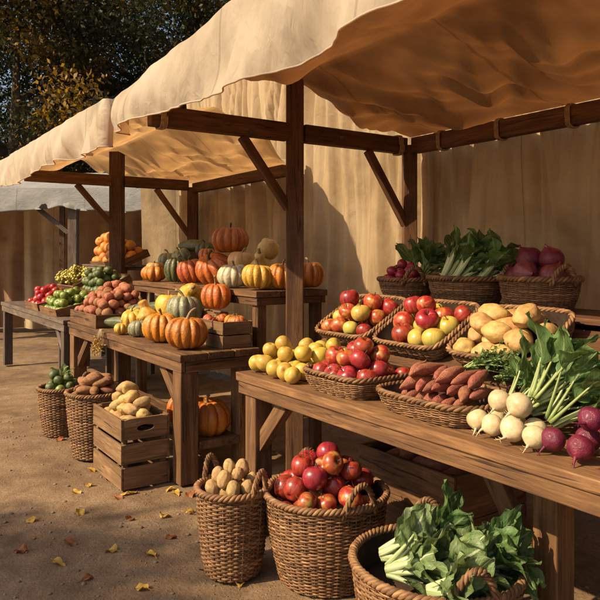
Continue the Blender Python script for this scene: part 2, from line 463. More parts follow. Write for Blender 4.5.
def potato_mesh(seed, lx=1.35, ly=1.0, lz=.85, rough=.16):
    r = random.Random(seed); m = MB(); N = 14
    prof = [(max(math.sin(PI * i / N), .012), math.cos(PI * i / N)) for i in range(N + 1)]
    V = lathe_grid(prof, 18); o = r.uniform(0, 50)
    for i in range(V.shape[0]):
        for j in range(V.shape[1]):
            p = V[i, j]; k = 1 + rough * 1.3 * nz(p, 1.1, o) + rough * .4 * nz(p, 2.8, o)
            x, y, z = p * k
            V[i, j] = (z * lx, y * ly + .12 * lx * math.sin(z * 1.4 + o) * .6, x * lz)
    m.grid(V, wrap=True)
    return m

def walnutty_mesh(seed):
    r = random.Random(seed); m = MB(); N = 18
    prof = [(max(max(0, math.sin(PI * i / N)) ** .9, .012), math.cos(PI * i / N) * 1.12) for i in range(N + 1)]
    o = r.uniform(0, 50)
    def fn(rr, z, th, t):
        rr *= .8; k = 1 + .05 * math.cos(7 * th + 2 * math.sin(3 * z + o)) + .14 * nz((rr * math.cos(th), rr * math.sin(th), z), 1.2, o)
        return rr * k, z
    m.grid(lathe_grid(prof, 28, fn), wrap=True)
    return m

def sweet_mesh(seed):
    r = random.Random(seed); m = MB(); N = 22; o = r.uniform(0, 90)
    pts, rad = [], []
    b1, b2 = r.uniform(-.25, .25), r.uniform(-.2, .2)
    fat = r.uniform(.85, 1.15); pk = r.uniform(.36, .5)
    for i in range(N + 1):
        u = i / N
        pts.append(((u - .5) * 4.4, b1 * math.sin(u * 3.2) + .08 * math.sin(u * 9 + o), b2 * math.sin(u * 2.5) * .6))
        w = math.sin(PI * u ** (math.log(.5) / math.log(pk))) ** 1.15
        rad.append(fat * (.78 * w + .045 + .1 * w * noise.noise(Vector((u * 5, o, 0)))))
    m.tube(pts, rad, 14)
    for k, v in enumerate(m.v):
        n = nz(v, 1.5, o) * .09 + nz(v, 4, o) * .03
        c = pts[min(k // 14, N)]
        m.v[k] = tuple(c[q] + (v[q] - c[q]) * (1 + n) for q in range(3))
    return m

def root_mesh(seed, tail=1.0, squash=.92):
    """turnip, beet or radish: round root, crown on top, thin tail below"""
    r = random.Random(seed); m = MB(); N = 18
    prof = []
    for i in range(N + 1):
        a = PI * i / N
        rad = max(0, math.sin(a)) ** .9; z = math.cos(a) * squash
        if a > 2.1: rad *= 1 - .35 * smooth01((a - 2.1) / 1.0)
        prof.append((max(rad, .03), z - (.1 * smooth01((a - 2.3) / .8) if a > 2.3 else 0)))
    ph = r.uniform(0, 6)
    m.grid(lathe_grid(prof, 22, lambda rr, z, th, t: (rr * (1 + .04 * math.cos(th + ph) + .03 * math.cos(3 * th)), z)), wrap=True)
    a = r.uniform(0, 6); d = (math.cos(a), math.sin(a))
    z0 = prof[-1][1]
    pts = [(d[0] * .5 * u * u * tail, d[1] * .5 * u * u * tail, z0 + .12 - u * tail) for u in np.linspace(0, 1, 9)]
    m.tube(pts, [.16 * (1 - u) ** 1.6 + .018 for u in np.linspace(0, 1, 9)], 7, up=(1, .2, 0))
    for _ in range(4):
        i = r.randint(1, 5); p = pts[i]; q = r.uniform(0, 6)
        m.tube([p, (p[0] + .2 * math.cos(q), p[1] + .2 * math.sin(q), p[2] - .12), (p[0] + .36 * math.cos(q), p[1] + .36 * math.sin(q), p[2] - .1)], [.03, .018, .01], 5, up=(.3, .2, 1))
    return m

def onion_mesh(seed):
    r = random.Random(seed); m = MB(); N = 20; prof = []
    for i in range(N + 1):
        u = i / N; a = PI * u
        rad = max(0, math.sin(a)) ** .85; z = math.cos(a) * .9
        if u < .25: z += .42 * (1 - u / .25) ** 1.6; rad = max(rad * (u / .25) ** .5, .06)
        prof.append((max(rad, .02), z))
    ph = r.uniform(0, 6)
    m.grid(lathe_grid(prof, 30, lambda rr, z, th, t: (rr * (1 + .05 * math.cos(2 * th + ph) + .018 * math.cos(9 * th + ph * 2)), z)), wrap=True)
    return m

def pear_squash_mesh(seed, neck=.5, bend=.0, length=2.2, ribs=9, rib=.05):
    """bulb with a neck, lying or standing; the axis may bend into a hook"""
    m = MB(); N = 26; pts, rad = [], []
    a = 0; p = Vector((0, 0, -.75)); step = length / N
    for i in range(N + 1):
        u = i / N
        pts.append(tuple(p))
        body = math.sin(min(1, u / .62) * PI) ** .6 if u < .31 else None
        w = body if body is not None else neck + (1 - neck) * (1 - smooth01((u - .31) / .42))
        if u > .9: w *= math.sqrt(max(1e-3, 1 - ((u - .9) / .102) ** 2))
        rad.append(max(w, .02))
        a = bend * smooth01((u - .3) / .7)
        p = p + Vector((math.sin(a), 0, math.cos(a))) * step
    m.tube(pts, rad, ribs * 4, up=(0, 1, 0))
    n = ribs * 4
    for k, v in enumerate(m.v):
        j = k % n; c = pts[min(k // n, N)]
        s = 1 - rib * (1 - abs(math.sin(PI * j / 4)))
        m.v[k] = tuple(c[q] + (v[q] - c[q]) * s for q in range(3))
    return m, pts[-1], a

def zucchini_mesh(seed):
    r = random.Random(seed); m = MB(); N = 24; pts, rad = [], []
    b = r.uniform(.1, .3)
    for i in range(N + 1):
        u = i / N
        pts.append(((u - .5) * 4.2, b * math.sin(PI * u), 0))
        rad.append(max(.03, .8 * math.sin(PI * min(max(u, .0), 1)) ** .42 * (.82 + .25 * u)))
    m.tube(pts, rad, 32)
    for k, v in enumerate(m.v):
        j = k % 32; c = pts[min(k // 32, N)]; s = 1 - .06 * (1 - abs(math.sin(PI * j / 4)))
        m.v[k] = tuple(c[q] + (v[q] - c[q]) * s for q in range(3))
    return m

# leaf blade with midrib fold and ruffled edge; grain attribute = (u along, v across, leaf number)
def leaf(m, p0, d, nrm, L, Wd, curl=.2, ruffle=.12, mat=0, shape=.8, nu=9, nv=7, waves=4.0, seed=0.0, cup=.15):
    d = Vector(d).normalized(); nrm = Vector(nrm); nrm = (nrm - d * nrm.dot(d)).normalized(); sd = d.cross(nrm)
    V = np.zeros((nu, nv, 3)); G = np.zeros((nu, nv, 3))
    for i in range(nu):
        u = i / (nu - 1)
        bend = curl * u * u
        c = Vector(p0) + d * (L * (u - .25 * abs(curl) * u ** 3)) + nrm * (-L * bend)
        w = Wd * (math.sin(PI * min(.985, (u * .97 + .03)) ** shape)) ** .75
        n2 = (nrm + d * (2 * bend)).normalized()
        for j in range(nv):
            v = -1 + 2 * j / (nv - 1)
            rf = ruffle * Wd * (v * v) * math.sin(u * waves * PI + seed * 3 + (1.7 if v > 0 else 0)) + .4 * ruffle * Wd * math.sin(v * 5 + u * 9 + seed)
            p = c + sd * (w * v * (1 + .08 * math.sin(u * waves * 2 * PI + seed * 5 + v))) + n2 * (cup * w * abs(v) + rf)
            V[i, j] = p; G[i, j] = (u, v, seed)
    m.grid(V, mat, G)

def curve_pts(p0, d, nrm, L, bend, n=8):
    d = Vector(d).normalized(); nrm = Vector(nrm); nrm = (nrm - d * nrm.dot(d)).normalized()
    return [Vector(p0) + d * (L * u) + nrm * (bend * L * u * u) for u in [i / (n - 1) for i in range(n)]], d + nrm * 2 * bend, nrm - d * 2 * bend

def add_stalk(m, pts, r0, r1, flat=1.0, up=(0, 0, 1), n=8, mat=0, bulb=False):
    k = len(pts)
    rad = [r0 + (r1 - r0) * i / (k - 1) for i in range(k)]
    if bulb: rad = [q * (.62 + .4 * math.sin(PI * min(.7, .1 + .9 * i / (k - 1)))) for i, q in enumerate(rad)]
    m.tube([tuple(p) for p in pts], rad, n, up=up, flat=flat, mat=mat)

MESHES = {}
def proto(key, fn, mats):
    if key not in MESHES:
        r = fn()
        MESHES[key] = (r[0] if isinstance(r, tuple) else r).mesh(key[0], mats)
    return MESHES[key]

def put(name, mesh, loc, size, rot, label, cat, group=None, parts=()):
    """one piece of produce: its body mesh with the parts (stem, ...) parented to it"""
    o = bpy.data.objects.new(name, mesh); COL.objects.link(o)
    o.location = loc; o.scale = (size,) * 3 if np.isscalar(size) else size
    o.rotation_euler = rot
    tag(o, label, cat, group)
    for nm, me in parts:
        c = bpy.data.objects.new(nm, me); COL.objects.link(c); c.parent = o
    return o

# ------------------------------------------------------------------ packing produce in its containers
def pack(n, r, hx, hy, wall, seed, shape='box', cone=.9, jit=.1, floor=0.0, tilt=0.0, slope=0.0, its=420, drop=None, cap=None):
    rs = np.random.RandomState(seed)
    R = r * (1 + jit * rs.uniform(-1, 1, n))
    P = np.zeros((n, 3))
    P[:, 0] = rs.uniform(-1, 1, n) * (hx - r); P[:, 1] = rs.uniform(-1, 1, n) * (hy - r)
    P[:, 2] = floor + r + rs.uniform(0, 1, n) * r * (4 if drop is None else drop)
    g = np.array([0, -math.sin(tilt), -math.cos(tilt)])
    for it in range(its):
        if it < its - 110: P += g * r * .05
        for _ in range(3):
            D = P[:, None] - P[None]; d = np.linalg.norm(D, axis=2) + np.eye(n)
            ov = np.maximum(0, R[:, None] + R[None] - d) * (1 - np.eye(n))
            P += ((D / d[..., None]) * ov[..., None] * .42).sum(1)
            P[:, 2] = np.maximum(P[:, 2], floor + R)
            z = P[:, 2]
            grow = slope * np.minimum(z, wall) - np.maximum(0, z - wall) * cone
            if shape == 'box':
                ax = np.maximum(hx - R + grow, .01); ay = np.maximum(hy - R + grow, .01)
                P[:, 0] = np.clip(P[:, 0], -ax, ax); P[:, 1] = np.clip(P[:, 1], -ay, ay)
            else:
                lim = np.maximum(hx - R + grow, .01); q = np.hypot(P[:, 0], P[:, 1])
                s = np.where(q > lim, lim / (q + 1e-9), 1.0); P[:, 0] *= s; P[:, 1] *= s
    top = wall + (min(hx, hy) * .42 if cap is None else cap)
    keep = P[:, 2] < top
    return P[keep], R[keep]

def rand_rot(r, tilt=PI):
    ax = Vector((r.gauss(0, 1), r.gauss(0, 1), r.gauss(0, 1) * .3)).normalized()
    return (Quaternion(ax, r.uniform(0, tilt)) @ Quaternion((0, 0, 1), r.uniform(0, 2 * PI))).to_euler()

def heap(kind, M, P, R, seed, name, label, cat, group, mats, stemmat=None, tilt=1.5, grow=1.02, lab2=None):
    """places produce of one kind at packed positions P in the frame M"""
    r = random.Random(seed)
    for i in range(len(P)):
        v = r.randint(0, 5); mt = mats[r.randint(0, len(mats) - 1)]
        parts = []
        if kind in ('apple', 'quince', 'orange'):
            me = proto((name, kind, v, mt.name), lambda: apple_mesh(40 + v, 'apple' if kind == 'apple' else 'quince'), mt)
            if kind == 'apple': parts = [('stem', proto(('stem', 'apple', v), lambda: apple_stem(v), STEM_DARK))]
        elif kind == 'potato':
            me = proto((name, kind, v, mt.name), lambda: potato_mesh(10 + v), mt)
        elif kind == 'round_potato':
            me = proto((name, kind, v, mt.name), lambda: potato_mesh(20 + v, 1.1, 1.0, .95, .12), mt)
        elif kind == 'long_potato':
            me = proto((name, kind, v, mt.name), lambda: potato_mesh(30 + v, 1.75, .95, .85, .16), mt)
        elif kind == 'nutty':
            me = proto((name, kind, v, mt.name), lambda: walnutty_mesh(60 + v), mt)
        elif kind == 'onion':
            me = proto((name, kind, v, mt.name), lambda: onion_mesh(70 + v), mt)
        elif kind == 'root':
            me = proto((name, kind, v, mt.name), lambda: root_mesh(80 + v, .8), mt)
        elif kind == 'pumpkin':
            me = proto((name, kind, v, mt.name), lambda: pumpkin_mesh(90 + v, 9, .8, .12), mt)
            parts = [('stem', proto(('stem', 'mini', v), lambda: pumpkin_stem(v, .8, .2, .5, .09), STEM))]
        if kind in ('potato', 'long_potato', 'round_potato'):
            rot = Euler((r.uniform(-.5, .5), r.uniform(-.45, .45), r.uniform(0, 2 * PI)))
        else:
            rot = rand_rot(r, tilt)
        put(name, me, M @ Vector(P[i]), float(R[i]) * grow, rot, label, cat, group, parts)

# ------------------------------------------------------------------ wicker
def superell(a, b, p, n):
    th = np.linspace(0, 2 * PI, 721)
    r = (np.abs(np.cos(th) / a) ** p + np.abs(np.sin(th) / b) ** p) ** (-1 / p)
    P = np.stack([r * np.cos(th), r * np.sin(th)], 1)
    L = np.concatenate([[0], np.cumsum(np.linalg.norm(np.diff(P, axis=0), axis=1))])
    s = np.linspace(0, L[-1], n, endpoint=False)
    Q = np.stack([np.interp(s, L, P[:, 0]), np.interp(s, L, P[:, 1])], 1)
    T = np.roll(Q, -1, 0) - np.roll(Q, 1, 0); T /= np.linalg.norm(T, axis=1)[:, None]
    return Q, np.stack([T[:, 1], -T[:, 0]], 1)

def basket(name, label, loc, rz, rx, ry, H, flare=.22, p=2.0, rows=16, stakes=32, mat=WICKER, handles=(), hh=.1, hw=.32, rim=.012, tilt=0.0, group=None, q=4, bulge=.04, liner_z=.1):
    root = thing(name, label, 'basket', loc, rz, group)
    root.rotation_euler = (Matrix.Rotation(rz, 3, 'Z') @ Matrix.Rotation(tilt, 3, 'X')).to_euler()
    def ring(t, n, grow=0.0):
        k = 1 - flare * (1 - t) + bulge * math.sin(PI * t)
        return superell(rx * k + grow, ry * k + grow, p, n)
    rows = int(rows * 2.5); stakes = int(stakes * 1.2)
    m = MB(); n = stakes * q; rh = H / rows
    i = np.arange(n)
    for k in range(rows):
        t = (k + .5) / rows
        Q, Nn = ring(t, n)
        wob = RND.uniform(-.0015, .0015)
        off = min(.0062, max(.0036, rh * .42)) * np.cos(PI * i / q + k * PI) + wob
        P3 = np.zeros((n, 3)); P3[:, :2] = Q + Nn * off[:, None]; P3[:, 2] = t * H + rh * .08 * np.sin(i * .37 + k) + RND.uniform(-.1, .1) * rh
        m.tube(P3, rh * .54 * RND.uniform(.82, 1.22), 6, closed=True, flat=.6)
    ts = np.linspace(0, 1, 7)
    rings = [ring(t, stakes) for t in ts]
    for s in range(stakes):
        pts = [(*rings[a][0][s], ts[a] * H) for a in range(len(ts))]
        nn = rings[3][1][s]
        m.tube(pts, min(.006, rh * .42), 5, up=(nn[0], nn[1], 0), cap=False)
    V = []
    for t in (0.0, .5, .97):
        Q, Nn = ring(t, 48); Q = Q - Nn * .012
        V.append([(x, y, .004 + t * H) for x, y in Q])
    m.grid(V, 1, wrap=True)  # added inner wall, keeps light from coming through the weave
    b = len(m.v); Q, _ = ring(0, 48); m.add([(x * .97, y * .97, .006) for x, y in Q], [tuple(range(48))], 1)
    m.build('woven_body', [mat, ADDED_LINER], root)
    if liner_z is not None:
        f = MB(); Q, Nn = ring(liner_z, 48); Q = Q - Nn * .014
        f.add([(x, y, H * liner_z) for x, y in Q], [tuple(range(48))]); f.build('base', ADDED_LINER, root)  # false bottom added under the produce, dark like the inner wall
    rm = MB(); n2 = 160; Q, Nn = ring(1.0, n2)
    tw = max(8, int(2 * PI * (rx + ry) / 2 / .06))
    a = np.arange(n2) / n2 * 2 * PI * tw
    for j in range(3):
        P3 = np.zeros((n2, 3)); ph = a + j * 2 * PI / 3
        P3[:, :2] = Q + Nn * (rim * .75 * np.cos(ph))[:, None]; P3[:, 2] = H + rim * .75 * np.sin(ph)
        rm.tube(P3, rim * .72, 6, closed=True)
    rm.build('rim', mat, root)
    for h in handles:
        hd = MB(); c = []
        e = np.array([math.cos(h), math.sin(h)])
        Qr, Nr = ring(1.0, 360)
        angs = np.arctan2(Qr[:, 1], Qr[:, 0])
        def rimpt(an):
            return Qr[np.argmin(np.abs((angs - an + PI) % (2 * PI) - PI))]
        A, B = rimpt(h - hw), rimpt(h + hw); Cc = rimpt(h); K = 26
        for u in np.linspace(0, 1, K):
            s = max(0, math.sin(PI * u)) ** .7
            base = A * (1 - u) + B * u
            outw = Cc - (A + B) / 2
            xy = base + outw * math.sin(PI * u) + e * (.12 * hh * s)
            c.append((xy[0], xy[1], H - .03 + (hh + .03) * s))
        c = np.array(c); T = np.gradient(c, axis=0); T /= np.linalg.norm(T, axis=1)[:, None]
        o3 = np.array([e[0], e[1], 0]); U = np.cross(T, o3); U /= np.linalg.norm(U, axis=1)[:, None]; V2 = np.cross(U, T)
        for j in range(3):
            ph = np.linspace(0, 2 * PI * 4.5, K) + j * 2 * PI / 3
            hd.tube(c + .0075 * (np.cos(ph)[:, None] * U + np.sin(ph)[:, None] * V2), .0068, 6, up=tuple(o3))
        hd.build('handle', mat, root)
    return root

# ------------------------------------------------------------------ crates and tables
def crate(name, label, loc, rz, L, Wd, H, slats=3, th=.014, mat=WOOD_PALE, tilt=0.0, gap=.18, hole=False, base_z=None, group=None):
    root = thing(name, label, 'crate', loc, rz, group)
    root.rotation_euler = (Matrix.Rotation(rz, 3, 'Z') @ Matrix.Rotation(tilt, 3, 'X')).to_euler()
    sh = H / slats
    for side in range(4):
        m = MB()
        for k in range(slats):
            z0 = k * sh + (sh * gap * .5 if k else .0); z1 = (k + 1) * sh - (sh * gap * .5 if k < slats - 1 else 0)
            if side < 2:
                y = (-1 if side == 0 else 1) * (Wd / 2 - th / 2)
                m.span(-L / 2, L / 2, y - th / 2, y + th / 2, z0, z1, 0, .0015, 0)
            else:
                x = (-1 if side == 2 else 1) * (L / 2 - th / 2)
                yy = Wd / 2 - th - .001
                if hole and k == slats - 1:
                    zc = (z0 + z1) / 2; n = 32; a, b = min(.055, Wd * .2), .02
                    off = RND.uniform(0, 30)
                    outer, inner = [], []
                    for i in range(n):
                        an = 2 * PI * i / n; c, s = math.cos(an), math.sin(an)
                        k2 = 1 / max(abs(c) / yy, abs(s) / ((z1 - z0) / 2)); outer.append((c * k2, zc + s * k2)); inner.append((a * c, zc + b * s))
                    vs = []
                    for sx in (-1, 1):
                        vs += [(x + sx * th / 2, p[0], p[1]) for p in outer] + [(x + sx * th / 2, p[0], p[1]) for p in inner]
                    fs = []
                    for i in range(n):
                        j = (i + 1) % n
                        fs += [(i, n + i, n + j, j), (2 * n + i, 2 * n + j, 3 * n + j, 3 * n + i), (i, j, 2 * n + j, 2 * n + i), (n + i, 3 * n + i, 3 * n + j, n + j)]
                    m.add(vs, fs, 0, [(v[1] + off, v[0] + off, v[2] + off) for v in vs], False)
                else:
                    m.span(x - th / 2, x + th / 2, -yy, yy, z0, z1, 0, .0012, 1)
        m.build('side_panel', mat, root, .003)
    for sx in (-1, 1):
        for sy in (-1, 1):
            m = MB(); x = sx * (L / 2 - th - .017); y = sy * (Wd / 2 - th - .017)
            m.span(x - .015, x + .015, y - .015, y + .015, .012, H - .006); m.build('corner_post', mat, root, .002)
    m = MB(); bz = .004 if base_z is None else base_z
    m.span(-L / 2 + th + .002, L / 2 - th - .002, -Wd / 2 + th + .002, Wd / 2 - th - .002, bz, bz + .01); m.build('base', mat if base_z is None else ADDED_LINER, root)  # with base_z this is an added false bottom, coloured dark
    return root

def table(label, x0, x1, y0, y1, z, legs, braces=(), apron=.1, shelf=None, planks=4, mat=WOOD, name='market_table', cat='table', leg=.1, thick=.045):
    """plank table: tabletop, apron boards, legs at (x, y), diagonal braces (p, q)"""
    root = thing(name, label, cat, W(x0, y0, 0))
    def l(x, y, zz): return Vector((x - x0, y - y0, zz))
    m = MB()
    for k in range(planks):
        a = y0 + (y1 - y0) * k / planks; b = y0 + (y1 - y0) * (k + 1) / planks
        p, q = l(x0, a + .002, z - thick), l(x1, b - .002, z)
        m.span(p.x, q.x, p.y, q.y, p.z + RND.uniform(0, .002), q.z - RND.uniform(0, .003), 0, .002, 0)
    m.build('tabletop', mat, root, .005)
    for (yy, t) in ((y0 + .012, .03), (y1 - .042, .03)):
        m = MB(); p, q = l(x0 + .012, yy, z - thick - apron), l(x1 - .012, yy + t, z - thick - .001)
        m.span(p.x, q.x, p.y, q.y, p.z, q.z); m.build('apron', mat, root, .004)
    for xx in (x0 + .014, x1 - .044):
        m = MB(); p, q = l(xx, y0 + .045, z - thick - apron), l(xx + .03, y1 - .045, z - thick - .001)
        m.span(p.x, q.x, p.y, q.y, p.z, q.z); m.build('apron', mat, root, .004)
    for (x, y) in legs:
        m = MB(); p = l(x, y, 0); m.span(p.x - leg / 2, p.x + leg / 2, p.y - leg / 2, p.y + leg / 2, 0, z - thick - .002)
        m.build('leg', mat, root, .006)
    for (p, q) in braces:
        m = MB(); m.beam(l(*p), l(*q), .05, .075); m.build('brace', mat, root, .005)
    if shelf:
        for (sx0, sx1, sy0, sy1, sz) in shelf:
            m = MB(); p, q = l(sx0, sy0, sz - .05), l(sx1, sy1, sz); m.span(p.x, q.x, p.y, q.y, p.z, q.z); m.build('shelf', mat, root, .005)
    return root

# ================================================================== SETTING
def ground_z(x, y):
    return noise.noise(Vector((x * .9, y * .9, 0))) * .016 + noise.noise(Vector((x * 3.1, y * 3.1, 5))) * .013 - .016

# ground: one sheet, fine near the stalls and coarse out to the horizon
def coords(near0, near1, step, far):
    a = list(np.arange(near0, near1 + 1e-6, step))
    out, d = [], step
    x = near1
    while x < far:
        d *= 1.35; x += d; out.append(x)
    lo, d, x = [], step, near0
    while x > -far:
        d *= 1.35; x -= d; lo.append(x)
    return np.array(lo[::-1] + a + out)
gx = coords(-5, 2.5, .045, 160); gy = coords(1.0, 8, .045, 160)
V = np.zeros((len(gx), len(gy), 3))
for i, x in enumerate(gx):
    for j, y in enumerate(gy):
        n = ground_z(x, y) + noise.noise(Vector((x * 8, y * 8, 9))) * .006 + noise.noise(Vector((x * 19, y * 19, 2))) * .003
        V[i, j] = (x, y, n)
m = MB(); m.grid(V)
t = NT('packed_earth'); ob = t.obj()
n1 = t.noise(ob, .9, 6, .6, .6); n2 = t.noise(ob, 5, 6, .65, .3); n3 = t.noise(ob, 60, 4, .7); v1 = t.voro(ob, 45)
c = t.ramp(t.math('ADD', t.math('MULTIPLY', n1, .5), t.math('MULTIPLY', n2, .5)), [(.3, (.085, .05, .026)), (.46, (.2, .125, .066)), (.58, (.29, .192, .108)), (.72, (.41, .295, .178))])
c = t.mix(t.maprange(n3, .35, .7, 0, .5), c, (.09, .052, .028))
c = t.mix(t.maprange(v1, .12, .06, 0, .4), c, (.36, .27, .18))
h = t.math('ADD', t.math('MULTIPLY', n2, 1.0), t.math('ADD', t.math('MULTIPLY', n3, .35), t.math('MULTIPLY', t.maprange(v1, .25, .0, 0, 1), .25)))
EARTH = t.done(c, .88, t.bump(h, .8, .02), .25)
tag(m.build('ground', EARTH), kind='structure')

# ------------------------------------------------------------------ timber frames
def timber(root, nm, p, q, w, h, mat=WOOD_DARK):
    m = MB(); m.beam(W(*p) , W(*q), w, h); o = m.build(nm, mat, None, .006)
    o.parent = root; o.matrix_parent_inverse = root.matrix_world.inverted()
    return o
def frame_root(name, label, loc):
    o = bpy.data.objects.new(name, None); COL.objects.link(o); o.location = loc; o.empty_display_size = .1
    bpy.context.view_layer.update()
    return tag(o, label, 'stall frame')

BZ = 2.19
fr = frame_root('stall_frame', 'dark brown timber frame with the tall post standing between the two big tables', W(.116, .75))
timber(fr, 'post', (.116, .75, 0), (.116, .75, 2.53), .115, .115)
timber(fr, 'post', (.116, 1.757, 0), (.116, 1.757, 2.2), .1, .1)
timber(fr, 'crossbeam', (.116, -.24, BZ), (.116, .69, BZ), .07, .115)
timber(fr, 'crossbeam', (.116, .81, BZ), (.116, 1.71, BZ), .07, .115)
timber(fr, 'brace', (.116, .36, BZ - .06), (.116, .70, 1.70), .045, .055)
timber(fr, 'brace', (.116, 1.36, BZ - .06), (.116, 1.72, 1.62), .045, .055)
timber(fr, 'rear_beam', (.17, 1.757, BZ), (4.2, 1.757, BZ), .08, .11)
timber(fr, 'post', (4.15, 1.757, 0), (4.15, 1.757, 2.13), .1, .1)
timber(fr, 'post', (4.1, -.2, 0), (4.1, -.2, 2.3), .1, .1)
timber(fr, 'eave_pole', (-.32, -.2, 2.33), (4.2, -.2, 2.42), .06, .06)
timber(fr, 'strut', (.116, -.2, BZ + .06), (.116, -.2, 2.31), .05, .05)

def peg(root, p, axis):
    m = MB(); e = Vector(axis) * .012; a = W(*p) - root.location; b = W(*(Vector(p) + e)) - root.location
    m.tube([tuple(a), tuple(a + (b - a) * .7), tuple(b)], [.013, .013, .009], 10, up=(0, 0, 1)); m.build('peg', WOOD_GREY, root)
for zz in (BZ - .02, BZ + .025): peg(fr, (.116 + (zz - BZ) * .4, .692, zz), (0, -1, 0))
peg(fr, (.151, .40, BZ - .03), (1, 0, 0)); peg(fr, (.116, .692, 1.72), (0, -1, 0)); peg(fr, (.151, 1.40, BZ - .03), (1, 0, 0)); peg(fr, (.151, 1.1, BZ), (1, 0, 0))
def lashing(root, p, axis, w, h, turns=4):
    m = MB(); pts = []; n = turns * 16
    for i in range(n + 1):
        a = 2 * PI * i / 16; c, q = math.cos(a), math.sin(a); k = 1 / max(abs(c) / w, abs(q) / h); k = k * .85 + .15 * (w + h) / 2
        u = (i / n - .5) * turns * .011; l = (u, c * k, q * k) if axis == 'x' else (c * k, u, q * k)
        pts.append(tuple(W(p[0] + l[0], p[1] + l[1], p[2] + l[2]) - root.location))
    m.tube(pts, .0055, 6, up=tuple(AX if axis == 'x' else CX)); m.build('rope_lashing', ROPE, root)
ROPE = mat_plain('hemp_rope', (.2, .13, .065), (.42, .3, .17), 60, .9)
lashing(fr, (.116, -.17, BZ), 'y', .045, .068); lashing(fr, (.116, 1.64, BZ), 'y', .045, .068)
for xx in (.45, .95, 1.45, 2.0): lashing(fr, (xx, 1.757, BZ), 'x', .05, .066, 3)
fl = frame_root('stall_frame', 'weathered brown timber frame with a post behind the heap of reddish potatoes', W(-3.585, .84))
timber(fl, 'post', (-3.585, .84, 0), (-3.585, .84, 2.54), .14, .14)
timber(fl, 'post', (-3.585, 1.757, 0), (-3.585, 1.757, 2.2), .12, .12)
timber(fl, 'strut', (-3.585, -.1, 2.27), (-3.585, -.22, 2.32), .05, .05)
timber(fl, 'crossbeam', (-3.585, -.13, 2.22), (-3.585, .765, 2.22), .08, .12)
timber(fl, 'crossbeam', (-3.585, .915, 2.22), (-3.585, 1.69, 2.22), .08, .12)
timber(fl, 'brace', (-3.585, .4, 2.16), (-3.585, .79, 1.72), .05, .06)
timber(fl, 'brace', (-3.585, 1.3, 2.16), (-3.585, 1.72, 1.62), .05, .06)
timber(fl, 'rear_beam', (-3.52, 1.757, BZ), (-1.56, 1.757, BZ), .08, .11)
timber(fl, 'post', (-2.4, 2.07, 0), (-2.4, 2.07, 3.2), .08, .08)
timber(fl, 'post', (-.1, 2.09, 0), (-.1, 2.09, 3.25), .08, .08)
timber(fl, 'eave_pole', (-4.6, -.24, 2.34), (-.36, -.24, 2.34), .075, .075, WOOD_GREY)

# ------------------------------------------------------------------ canvas
def fold(x, y, s=1.0, o=0.0):
    return noise.noise(Vector((x * s + o, y * s * .35, o)))

def cloth(name, mat, parent, nu, nv, fn, uvlen):
    V = np.zeros((nu, nv, 3)); G = np.zeros((nu, nv, 3)); off = RND.uniform(0, 30)
    for i in range(nu):
        for j in range(nv):
            u, v = i / (nu - 1), j / (nv - 1)
            V[i, j] = W(*fn(u, v)) - parent.location if parent else W(*fn(u, v))
            G[i, j] = (u * uvlen[0] + off, v * uvlen[1] + off, 0)
    m = MB(); m.grid(V, 0, G)
    return m.build(name, mat, parent)

def canopy_root(label, loc):
    o = bpy.data.objects.new('canvas_canopy', None); COL.objects.link(o); o.location = loc; o.empty_display_size = .1
    return tag(o, label, 'canopy')

def roof_z(x, y, zf, yf, seed):
    if y < .75: t = (y - yf) / (.75 - yf); z = zf + (2.57 - zf) * t; sag = .06
    else: t = (y - .75) / 1.07; z = 2.57 + (2.27 - 2.57) * t; sag = .1
    env = math.sin(PI * min(1, max(0, t)))
    z -= sag * env * (.75 + .5 * fold(x, 0, .8, seed))
    if y > .75: z -= env * (.07 * (1 - abs(math.sin(PI * (x + .25 * (y - .75)) / .95))) - .03)
    z -= env * .09 * abs(fold(x + y * .7, y, 2.6, seed + 9)) ; z += env * .05 * (1 - 3 * abs(fold(x - y * .9, y, 4.2, seed + 13)))
    z += env * (.13 * fold(x + y * .45, y, 2.0, seed + 3) + .085 * fold(x - y * .4, y, 4.6, seed + 5) + .04 * fold(x + y * .25, y, 9.5, seed + 7))
    return z

def zf_right(x): return 2.36 + .085 * min(1.6, max(0, x + .34))
cr = canopy_root('large sunlit cream canvas canopy over the fruit and root vegetable table', W(.116, .75, 2.5))
def right_roof(u, v):
    y = -.27 + 2.09 * v
    x0 = -.34 + .40 * smooth01((y - .02) / .4)
    x = x0 + (4.3 - x0) * u
    return x, y, roof_z(x, y, zf_right(x), -.27, 1.0) + .004
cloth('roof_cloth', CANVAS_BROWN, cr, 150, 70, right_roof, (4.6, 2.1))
def right_val(u, v):
    s = u * 4.75 - .1                      # path along the side flap, round the corner and along the front
    if s < 0: x, y, nx, ny = -.34, -.27 - s, -1, 0
    else: x, y, nx, ny = -.34 + s, -.27, 0, -1
    zt = zf_right(x) + .012 + .012 * fold(s, 0, 3, 31)
    hem = 2.125 + .022 * math.sin(s * 2.6 + .5) + .015 * fold(s, 0, 3.0, 2)
    if s < .25: hem += .03 - .03 * smooth01((s + .1) / .35)
    z = zt + (hem - zt) * v
    out = .012 + .06 * math.sin(PI * min(1, v * .9)) * (.6 + .8 * fold(s, 0, .9, 4)) + (.2 + .8 * v) * (.085 * fold(s + v * .35, v * .3, 2.2, 8) + .055 * fold(s - v * .2, v * .3, 5.0, 9) + .02 * fold(s + v * .1, v * .3, 11, 2)) + .02 * v
    return x + nx * out, y + ny * out, z + .012 * fold(s, v, 4, 3)
cloth('front_valance', CANVAS, cr, 260, 30, right_val, (4.9, .4))
hm = MB(); hm.tube([tuple(W(*right_val(i / 400, 1.0)) - cr.location) for i in range(401)], .0045, 6); hm.build('hem', CANVAS, cr)
